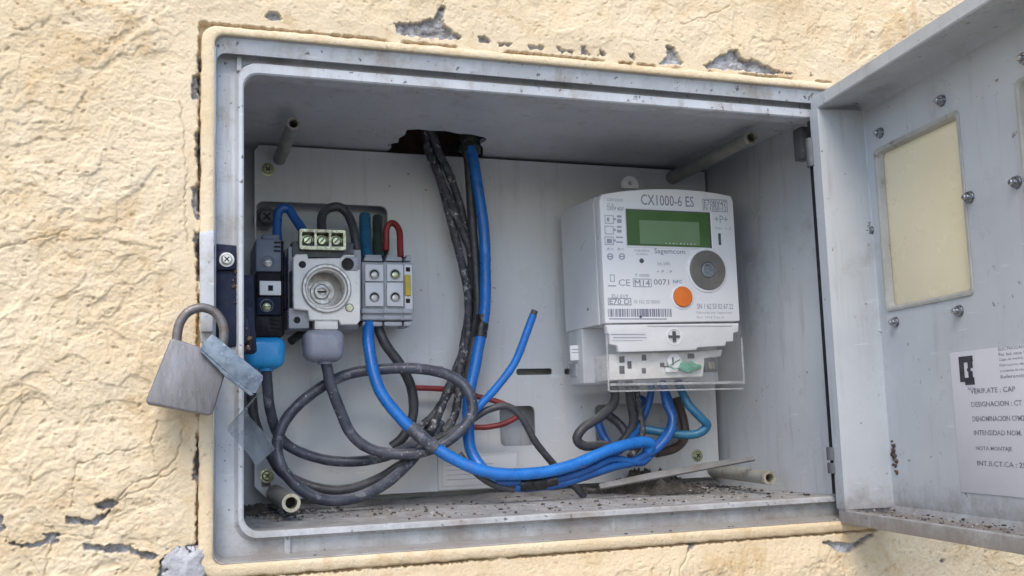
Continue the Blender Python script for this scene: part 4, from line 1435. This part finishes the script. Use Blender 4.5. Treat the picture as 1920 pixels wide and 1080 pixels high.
# grey terminal blocks
def tblock(x0, x1, label, yel=False):
    o = thing('terminal_block', label, 'terminal block', at((x0 + x1) / 2, 612, 0.19), 'grey terminal blocks beside the fuse base')
    bm = NB()
    w = x1 - x0
    pbox(bm, x0, 492, x1, 600, 0.170, 0.222, 0.0008)
    pbox(bm, x0 + 5, 478, x1 - 4, 493, 0.178, 0.222, 0.0006)
    pbox(bm, x0 + 3, 484, x1 - 3, 489, 0.172, 0.2, 0.0004)
    for k in range(3):
        pbox(bm, x0 - 2 + k, 579 + 12 * k, x1 - 1 - k, 587 + 12 * k, 0.1665 + 0.003 * k, 0.2, 0.0005)
    part('block_body', bm, M['grey'], o)
    bm = NB()
    if not yel:
        pbox(bm, x0 + 5, 496, x1 - 1, 527, 0.1675, 0.1715, 0.0006)
        pbox(bm, x0 + 5, 530, x1 - 1, 574, 0.1665, 0.1715, 0.0006)
    else:
        pbox(bm, x0 + 2, 496, x1 - 1, 580, 0.1680, 0.1715, 0.0006)
    part('front_cover', bm, M['housing'], o)
    if not yel:
        for y, mt in ((514, 'zinc' if x0 > 700 else 'steel'), (557, 'steel')):
            c = at((x0 + x1) / 2 + 2, y, 0.1665)
            bm = NB()
            lathe(bm, c, [(0.0046, 0.0002), (0.0043, 0.0008), (0.0038, 0.0006), (0.0036, 0.0)], (0, -1, 0), 18, 0, False)
            lathe(bm, c, [(0.0038, 0.0003), (0, 0.00035)], (0, -1, 0), 18, 1, False)
            lathe(bm, c + Vector((0, 0, -0.0008)), [(0.0029, 0.0003), (0.0029, 0.0009), (0.002, 0.0013), (0, 0.0014)], (0, -1, 0), 14, 2)
            part('clamp_screw', bm, [M['grey'], M['hole'], M[mt]], o)
    else:
        bm = NB()
        pbox(bm, x0 + 3, 515, x1 - 4, 554, 0.1655, 0.170, 0.0007)
        part('yellow_lever', bm, M['yellow'], o)
        for y in (505, 564):
            bm = NB(); pbox(bm, x0 + 4, y - 4, x1 - 5, y + 4, 0.1674, 0.170, 0.0003)
            part('test_hole', bm, M['hole'], o)
    return o


tblock(680, 720, 'grey terminal block touching the ceramic fuse base, blue cable leaving below')
tblock(721, 757, 'grey terminal block with a red wire looping in above')
tblock(757.5, 774, 'slim grey fuse terminal with a yellow lever, rightmost on the rail', True)

# rubber cable boots
def boot(x0, y0, x1, y1, ya, yb, m, label):
    bm = NB()
    p, q_ = at(x0, y1, ya), at(x1, y0, ya)
    t = NB()
    bmesh.ops.create_cube(t, size=1)
    t.transform(Matrix.Translation(((p.x + q_.x) / 2, (ya + yb) / 2, (p.z + q_.z) / 2)) @ Matrix.Diagonal((q_.x - p.x, yb - ya, q_.z - p.z, 1)))
    es = list(t.edges)
    bmesh.ops.bevel(t, geom=es, offset=0.0075, segments=5, profile=0.5, affect='EDGES', clamp_overlap=True)
    for v in t.verts:
        f = (v.co.z - p.z) / (q_.z - p.z)
        v.co.x += ((p.x + q_.x) / 2 - v.co.x) * 0.10 * (1 - f)
    merge(bm, t)
    cxp = (x0 + x1) / 2
    sweep(bm, [at(cxp, y1 - 8, (ya + yb) / 2), at(cxp, y1 + 6, (ya + yb) / 2)], 0.0062, 14)
    return solo('cable_boot', bm, m, label, 'cable boot', 'rubber boots on the cable ends', 45)


boot(459, 631, 538, 690, 0.150, 0.176, M['capblue'], 'bright blue rubber boot under the dark fuse holder')
boot(570, 617, 649, 677, 0.148, 0.174, M['capgrey'], 'grey rubber boot under the ceramic fuse base')

# ------------------------------------------------------------------ cables
def cable(pts, r, m, label, cat='cable', group=None, seg=12, name='cable', wob=0.03, n=7):
    bm = NB()
    tube(bm, pts, r, seg, 0, n, wob)
    return solo(name, bm, m, label, cat, group, 60)


rG = 0.0050
cable([(499, 688, .163), (501, 725, .170), (508, 770, .178), (520, 812, .186), (552, 842, .190), (605, 861, .190), (670, 864, .186), (725, 855, .182), (775, 832, .186), (815, 800, .196)], 0.0044,
      M['cable'], 'grey cable dropping from the blue boot and curving right along the plate')
cable([(470, 700, .196), (472, 750, .196), (482, 800, .198), (505, 850, .198), (535, 890, .192), (590, 914, .186), (650, 917, .184), (705, 900, .186), (750, 872, .19), (790, 842, .196), (818, 800, .2)], 0.0043,
      M['cabledk'], 'dark cable running down behind the padlock tag and along the bottom', n=7)
cable([(610, 676, .161), (618, 712, .163), (636, 765, .166), (660, 813, .168), (700, 844, .167), (760, 851, .163), (820, 838, .156), (862, 810, .152), (884, 774, .152), (877, 733, .155), (845, 705, .160), (790, 693, .165), (720, 692, .172), (655, 702, .178),
       (595, 730, .180), (548, 772, .176), (522, 820, .170), (527, 872, .162), (560, 915, .156), (610, 936, .154), (665, 934, .156), (720, 908, .164), (768, 866, .174), (805, 825, .184), (825, 790, .19)], 0.0047,
      M['cable'], 'long grey cable from the grey boot wound into a wide loop')
cable([(707, 610, .186), (722, 645, .184), (750, 682, .186), (770, 725, .190), (775, 775, .192), (758, 815, .194), (735, 838, .196)], 0.0044,
      M['cabledk'], 'dark cable leaving the second terminal block and bending down behind the blue one')
cable([(545, 640, .19), (560, 628, .195), (585, 618, .2), (600, 612, .205)], 0.0036, M['cabledk'], 'short dark cable end between the two boots')
# flecked bundle from the roof hole
grp = 'paint flecked cables falling from the roof hole'
for k, (dx, dy, lab) in enumerate(((0, 0, 'leftmost paint flecked dark cable falling from the roof hole'), (1, .004, 'middle paint flecked dark cable falling from the roof hole'), (2, .001, 'rightmost paint flecked dark cable falling from the roof hole'))):
    base = [(800, 225, .196), (812, 280, .200), (832, 335, .203), (856, 405, .204), (876, 480, .204), (884, 560, .203), (876, 630, .201), (862, 690, .198), (846, 735, .194), (828, 780, .188), (805, 812, .18)]
    pts = []
    for i, (x, y, yy) in enumerate(base):
        ph = i * 0.9 + k * 2.1
        pts.append((x + 9 * math.cos(ph) + (-5 + 5 * k) + (k - 1) * max(0, i - 7) * 5, y, yy + 0.0035 * math.sin(ph)))
    cable(pts, 0.0038, M['speck'], lab, group=grp, wob=0.10)
cable([(872, 262, .192), (880, 330, .196), (886, 420, .197), (893, 500, .197), (895, 570, .195), (889, 640, .192), (879, 700, .190), (872, 745, .188)], 0.0042, M['cabledk'], 'smooth black cable beside the blue one below the roof gland')
# bright blue riser with tape
bl_ = thing('blue_cable', 'bright blue cable dropping from the roof gland, taped black midway', 'cable', at(885, 880, 0.18))
bm = NB()
tube(bm, [(882, 275, .190), (893, 335, .190), (906, 420, .190), (911, 500, .189), (909, 560, .188), (903, 620, .186), (892, 680, .184), (881, 740, .182), (877, 790, .180), (882, 840, .176), (905, 880, .166), (945, 906, .156), (985, 912, .15)], 0.0052)
part('sheath', bm, M['blue'], bl_, None, 60)
bm = NB()
tube(bm, [(905, 590, .1875), (903, 612, .1868), (900, 632, .1858)], 0.0061, wob=0.05)
part('tape_wrap', bm, M['tape'], bl_, None, 60)
bm = NB()
lathe(bm, at(880, 268, .196) + Vector((0, 0, -0.006)), [(0.0085, -0.004), (0.0105, -0.003), (0.0105, 0.003), (0.0085, 0.004), (0.0085, 0.007), (0.0105, 0.008), (0.0105, 0.013), (0.0085, 0.014), (0.0085, 0.03), (0.0062, 0.03), (0.0062, -0.004), (0.0085, -0.004)], (0.1, -0.05, 1), 22, 0, False)
solo('conduit_end', bm, mat('conduit', (0.03, 0.034, 0.03), (0.06, 0.06, 0.05), 0.6, scale=150, dirt=(0.2, 0.18, 0.12), dscale=160), 'black ribbed conduit end poking through the roof hole', 'conduit')
# main blue cable
mb = thing('blue_cable', 'thick bright blue cable sweeping from the terminal block to the meter', 'cable', at(900, 890, 0.15))
bm = NB()
tube(bm, [(690, 600, .178), (691, 640, .170), (699, 690, .162), (718, 740, .156), (748, 782, .152), (790, 820, .148), (835, 852, .144), (890, 878, .140), (950, 890, .137), (1020, 886, .136), (1090, 866, .138), (1150, 842, .141), (1196, 829, .145), (1218, 832, .150), (1212, 850, .156)], 0.0051)
part('sheath', bm, M['blue'], mb, None, 60)
bm = NB()
tube(bm, [(768, 801, .1502), (790, 820, .148), (818, 841, .1455)], 0.0059, wob=0.05)
part('tape_wrap', bm, M['cable'], mb, 'grey sleeve where the cable crosses the loop', 60)
# second blue run under it
m2 = thing('blue_cable', 'deeper blue cable under the thick one, taped black at its lowest point', 'cable', at(1000, 910, 0.15))
bm = NB()
tube(bm, [(985, 914, .149), (1040, 908, .146), (1095, 893, .146), (1150, 874, .148), (1195, 862, .152), (1225, 838, .156), (1250, 815, .160), (1262, 785, .164), (1255, 760, .168), (1243, 725, .172)], 0.0042)
tube(bm, [(930, 905, .150), (985, 903, .146), (1040, 899, .1435), (1100, 882, .143), (1150, 861, .146), (1200, 868, .152), (1226, 848, .156)], 0.0034)
part('sheath', bm, M['blued'], m2, None, 60)
bm = NB()
tube(bm, [(975, 908, .1475), (1010, 906, .146), (1042, 898, .1450)], 0.0062, wob=0.06)
part('tape_wrap', bm, M['tape'], m2, None, 60)
cable([(1060, 872, .1395), (1120, 853, .1405), (1175, 840, .145), (1200, 842, .150)], 0.0016, M['brown'], 'thin brown wire lying along the blue cables', 'wire')
cable([(860, 850, .158), (890, 885, .153), (925, 908, .150), (965, 918, .148)], 0.0030, M['cabledk'], 'dark wire tucked under the blue cables at the bottom', 'wire')
# loose ends
wb = thing('cut_wire', 'thin blue wire sticking up with a cut end, nothing connected', 'wire', at(880, 780, 0.16))
bm = NB()
tube(bm, [(866, 800, .162), (892, 768, .158), (930, 728, .152), (962, 685, .148), (983, 635, .144), (1000, 590, .140)], 0.0035)
part('insulation', bm, M['blue'], wb, None, 60)
bm = NB()
tube(bm, [(999.5, 591, .1401), (1003, 582, .1395)], 0.0029, n=2)
part('cut_end', bm, M['cabledk'], wb)
cable([(800, 832, .176), (840, 812, .17), (880, 790, .164), (915, 768, .16), (950, 762, .158), (980, 785, .158), (1005, 830, .160), (1040, 872, .164), (1070, 905, .168), (1096, 932, .168)], 0.0032, M['cabledk'], 'dark thin cable arching over and ending loose on the cabinet floor')
cable([(765, 727, .206), (830, 729, .206), (890, 742, .204), (940, 755, .200), (972, 775, .196), (950, 792, .196), (915, 801, .200), (888, 801, .204)], 0.0026, M['red'], 'red wire hooked behind the cable bundle', 'wire')
# meter tails
cable([(1150, 715, .168), (1152, 752, .164), (1128, 780, .160), (1095, 800, .158), (1082, 822, .158), (1096, 836, .160), (1130, 836, .164), (1165, 842, .168)], 0.0043, M['cabledk'], 'black tail under the meter, bent into a loop on the left', 'cable', 'tails under the meter')
cable([(1178, 716, .170), (1182, 755, .172), (1188, 790, .176), (1178, 812, .18), (1160, 836, .184)], 0.0040, M['cabledk'], 'second dark tail from the left under the meter', 'cable', 'tails under the meter')
cable([(1206, 745, .196), (1192, 775, .194), (1186, 805, .190), (1192, 835, .186)], 0.0040, M['blued'], 'deep blue tail behind the dark ones under the meter', 'cable', 'tails under the meter')
cable([(1116, 782, .19), (1128, 812, .186), (1142, 836, .18)], 0.0042, M['blued'], 'blue tail seen inside the black loop under the meter', 'cable', 'tails under the meter')
cable([(1140, 778, .19), (1165, 800, .186), (1180, 825, .18), (1186, 842, .176)], 0.0042, M['cabledk'], 'dark tail crossing the black loop under the meter', 'cable', 'tails under the meter')
cable([(1241, 716, .172), (1249, 755, .166), (1261, 785, .160), (1257, 812, .156), (1232, 840, .154), (1200, 860, .154)], 0.0039, M['blued'], 'blue tail bending back into the bundle under the meter', 'cable', 'tails under the meter')
cable([(1271, 715, .170), (1288, 755, .162), (1314, 783, .156), (1326, 800, .156), (1306, 814, .160), (1262, 814, .168), (1215, 806, .176), (1196, 800, .180)], 0.0041, M['teal'], 'teal tail with the widest loop, on the right under the meter', 'cable', 'tails under the meter')
cable([(1268, 745, .190), (1281, 785, .188), (1284, 820, .184), (1262, 842, .178), (1230, 850, .172)], 0.0042, M['brown'], 'brown tail behind the teal loop under the meter', 'cable', 'tails under the meter')
cable([(1222, 716, .180), (1218, 750, .182), (1206, 785, .182), (1190, 815, .176), (1160, 845, .166), (1110, 868, .158)], 0.0034, M['blued'], 'deep blue tail slanting left behind the others under the meter', 'cable', 'tails under the meter')
cable([(1192, 720, .176), (1197, 760, .178), (1205, 800, .176), (1200, 835, .170), (1180, 856, .162)], 0.0030, M['speck'], 'flecked thin dark tail in the middle under the meter', 'cable', 'tails under the meter')
# jumpers above the fuse gear
cable([(520, 452, .176), (519, 420, .178), (524, 396, .180), (540, 392, .180), (555, 412, .176), (572, 440, .170)], 0.0040, M['blued'], 'short blue jumper looping above the dark fuse holder', 'wire', 'short jumper wires above the fuse gear')
cable([(604, 436, .172), (603, 408, .180), (614, 392, .188), (634, 388, .190), (652, 402, .188), (662, 430, .182), (670, 470, .178)], 0.0040, M['cabledk'], 'short black jumper arching above the ceramic fuse base', 'wire', 'short jumper wires above the fuse gear')
cable([(684, 405, .215), (684, 430, .204), (685, 455, .194), (690, 484, .184)], 0.0052, M['teal'], 'teal wire dropping into the first terminal block', 'wire', 'short jumper wires above the fuse gear')
cable([(708, 408, .215), (708, 432, .206), (709, 456, .196), (710, 484, .186)], 0.0046, M['green'], 'dark green wire beside the teal one', 'wire', 'short jumper wires above the fuse gear')
cable([(724, 470, .192), (724, 440, .194), (728, 422, .194), (738, 419, .192), (747, 430, .188), (750, 455, .183), (751, 482, .178)], 0.0029, M['red'], 'short red jumper looping into the second terminal block', 'wire', 'short jumper wires above the fuse gear')

# ------------------------------------------------------------------ padlock and tags
pk = thing('padlock', 'weathered grey steel padlock hanging from the lug on the left rim', 'padlock', at(335, 760, -0.03))
bm = NB()
YL = -0.042
pprism(bm, [(319, 637), (326, 634), (374, 650), (428, 664), (432, 670), (399, 776), (392, 779), (277, 758), (273, 752)], YL, YL + 0.0165, 0.0012, 0, 3)
part('lock_body', bm, M['lock'], pk)
bm = NB()
ys = YL + 0.008
tube(bm, [(331, 655, ys), (332, 628, ys), (338, 604, ys), (353, 585, ys), (376, 577, ys), (399, 583, ys + .001), (415, 602, ys + .001), (420, 628, ys + .001), (414, 668, ys + .001)], 0.0029, 14, n=9, wob=0, kink=0)
part('shackle', bm, M['shackle'], pk)
bm = NB()
pprism(bm, [(376, 654), (380, 644), (397, 627), (404, 630), (440, 660), (493, 704), (493, 712), (480, 737), (472, 737), (430, 702)], YL - 0.004, YL - 0.0026, 0.0003)
pprism(bm, [(376, 655), (430, 703), (476, 740), (470, 742), (425, 708), (377, 660)], YL - 0.0046, YL - 0.0004, 0.0003)
solo('seal_tag', bm, M['tag'], 'stiff blue-grey strip crossing in front of the padlock shackle', 'tag')
bm = NB()
P = [at(x, y, yy) for x, y, yy in ((484, 738, -0.044), (462, 764, -0.040), (446, 784, -0.034), (452, 800, -0.028), (478, 828, -0.022), (498, 858, -0.016))]
t = NB()
pth = spline(P, 5)
wd = Vector((0.0058, -0.002, 0.0052))
fr_, bk_ = [], []
for i, p in enumerate(pth):
    s_ = 0.25 + 0.75 * min(1, i / 10)
    fr_.append((t.verts.new(p - wd * s_), t.verts.new(p + wd * s_)))
for a_, b_ in zip(fr_[:-1], fr_[1:]):
    t.faces.new((a_[0], a_[1], b_[1], b_[0]))
bmesh.ops.solidify(t, geom=list(t.faces), thickness=0.0007)
merge(bm, t)
solo('plastic_strip', bm, M['clearstrip'], 'bent translucent plastic strip dangling below the blue-grey tag', 'strip', None, 60)

# ------------------------------------------------------------------ things on the cabinet floor
bm = NB()
A_, B_ = atz(1415, 856, 0.020), atz(1130, 905, 0.004)
A_, B_ = at(1415, 858, 0.105), at(1125, 912, 0.135)
ax = (B_ - A_)
sd_ = Vector((0, 0.5, 0.6)).normalized()
w1 = 0.0045
q_ = [A_ - sd_ * 0.002, A_ + sd_ * 0.002, A_ * 0.7 + B_ * 0.3 + sd_ * w1, A_ * 0.35 + B_ * 0.65 + sd_ * w1 * 1.05, B_ + sd_ * 0.003, B_ - sd_ * 0.002]
prism(bm, q_, Vector((0.0, 0.0016, -0.0016)), 0.0003)
solo('broken_strip', bm, M['strip'], 'broken grey strip propped across the cabinet floor near the meter', 'strip')


def heap(name, n, region, m, label, rmin, rmax, cat, zf):
    bm = NB()
    for k in range(n):
        x, y = region()
        p = atz(x, y, zf) if zf is not None else None
        if p is None or p.y > 0.235 or p.y < -0.5:
            continue
        r = rmin + (rmax - rmin) * random.random() ** 3
        t = NB()
        bmesh.ops.create_icosphere(t, subdivisions=1 if r > 0.0009 else 0, radius=r) if False else bmesh.ops.create_icosphere(t, subdivisions=1, radius=r)
        s = Vector((0.6 + random.random(), 0.6 + random.random(), 0.35 + 0.5 * random.random()))
        for v in t.verts:
            v.co = Vector((v.co.x * s.x, v.co.y * s.y, v.co.z * s.z)) * (0.75 + 0.5 * random.random()) + p + Vector((0, 0, r * 0.3))
        merge(bm, t, random.choice((0, 0, 0, 1)))
    o = solo(name, bm, m, None, None, None, 80, 'stuff')
    return o


def reg_floor():
    f = random.random()
    if f < 0.72:
        x = random.gauss(1255, 75)
        return x, 914 - abs(random.gauss(0, 1)) * 14 + random.gauss(0, 5)
    if f < 0.86:
        return random.gauss(520, 35), 955 + random.gauss(0, 8)
    return random.uniform(480, 1530), random.uniform(915, 975)


# fine grit: built in one numpy pass so the script stays quick
def grit(name, pts, rs, mats, label=None):
    t = NB()
    bmesh.ops.create_icosphere(t, subdivisions=1, radius=1)
    bv = np.array([v.co[:] for v in t.verts]); bf = np.array([[v.index for v in f.verts] for f in t.faces])
    t.free()
    n = len(pts)
    V = bv[None] * (0.7 + 0.6 * rng.random((n, len(bv), 1))) * rs[:, None, None] * (0.6 + 0.9 * rng.random((n, 1, 3))) * np.array([1, 1, 0.65])
    V = V + np.array(pts)[:, None] + np.array([0, 0, 1]) * (rs * 0.25)[:, None, None]
    F = bf[None] + (np.arange(n) * len(bv))[:, None, None]
    me = bpy.data.meshes.new(name)
    base = V.reshape(-1, 3).mean(0)
    me.from_pydata((V.reshape(-1, 3) - base).tolist(), [], F.reshape(-1, 3).tolist())
    for m in mats:
        me.materials.append(m)
    mi = np.repeat(rng.choice(len(mats), n, p=[0.72, 0.265, 0.015][:len(mats)] if len(mats) == 3 else None), len(bf))
    me.polygons.foreach_set('material_index', mi.astype(np.int32))
    o = bpy.data.objects.new(name, me)
    o.location = base
    o['kind'] = 'stuff'
    col.objects.link(o)
    return o


pts, rs = [], []
while len(pts) < 3000:
    x, y = reg_floor()
    p = atz(x, y, IZ0)
    if 0.02 < p.y < 0.222 and 0.0 < p.x < 0.478:
        pts.append(p[:]); rs.append(0.00025 + 0.0015 * random.random() ** 4)
grit('floor_grit', pts, np.array(rs), [M['dustpile'], mat('pale_grit', (0.36, 0.34, 0.32), (0.28, 0.26, 0.24), 0.9), mat('white_grit', (0.72, 0.72, 0.73), None, 0.8)])
pts, rs = [], []
while len(pts) < 300:
    pts.append((random.uniform(0.0, 0.45), random.uniform(-0.009, 0.019), OZ0 + 0.0012)); rs.append(0.0003 + 0.0009 * random.random() ** 2)
for k in range(170):
    u = random.uniform(0.02, 0.24)
    p = DM @ Vector((u, random.uniform(0.004, 0.036), DZ0 + 0.0095))
    pts.append(p[:]); rs.append(0.0003 + 0.0010 * random.random() ** 2)
grit('ledge_grit', pts, np.array(rs), [M['dustpile'], mat('pale_grit', (0.36, 0.34, 0.32), (0.28, 0.26, 0.24), 0.9), mat('white_grit', (0.72, 0.72, 0.73), None, 0.8)])
# settled dust on the floor, and the dark heap at the back under the meter
def bank(name, x0, x1, y0, y1, nx_, ny_, f, m):
    bm = NB()
    bmesh.ops.create_grid(bm, x_segments=nx_, y_segments=ny_, size=0.5)
    V = list(bm.verts)
    xs = np.array([x0 + (x1 - x0) * (v.co.x + 0.5) for v in V]); ys = np.array([y0 + (y1 - y0) * (v.co.y + 0.5) for v in V])
    zs = f(xs, ys)
    for v, x, y, z in zip(V, xs, ys, zs):
        v.co = (x, y, z)
    solo(name, bm, m, None, None, None, 80, 'stuff')


bank('floor_dust', 0.002, 0.476, 0.02, 0.2285, 200, 60, lambda x, y: IZ0 - 0.0014 + 0.0016 * fbm(x / 0.03, y / 0.02, 9, 4) + 0.006 * np.clip((y - 0.19) / 0.04, 0, 1) ** 1.5, M['floordust'])
bank('dark_debris', 0.30, 0.47, 0.10, 0.2283, 150, 90, lambda x, y: IZ0 - 0.004 + (0.0135 * np.exp(-((x - 0.392) / 0.038) ** 2) * np.clip((y - 0.11) / 0.10, 0, 1) + 0.004 * np.clip((y - 0.17) / 0.05, 0, 1)) * (1 + 0.7 * fbm(x / 0.012, y / 0.012, 29, 4, 0.6)) + 0.0012 * fbm(x / 0.004, y / 0.004, 33, 2), M['dustpile'])
bank('corner_grime', 0.004, 0.075, 0.12, 0.2283, 70, 70, lambda x, y: IZ0 - 0.004 + 0.011 * np.clip((y - 0.13) / 0.09, 0, 1) * np.clip((0.06 - x) / 0.05, 0, 1) * (1 + 0.7 * fbm(x / 0.012, y / 0.012, 39, 4, 0.6)), M['dustpile'])
bpy.context.view_layer.update()
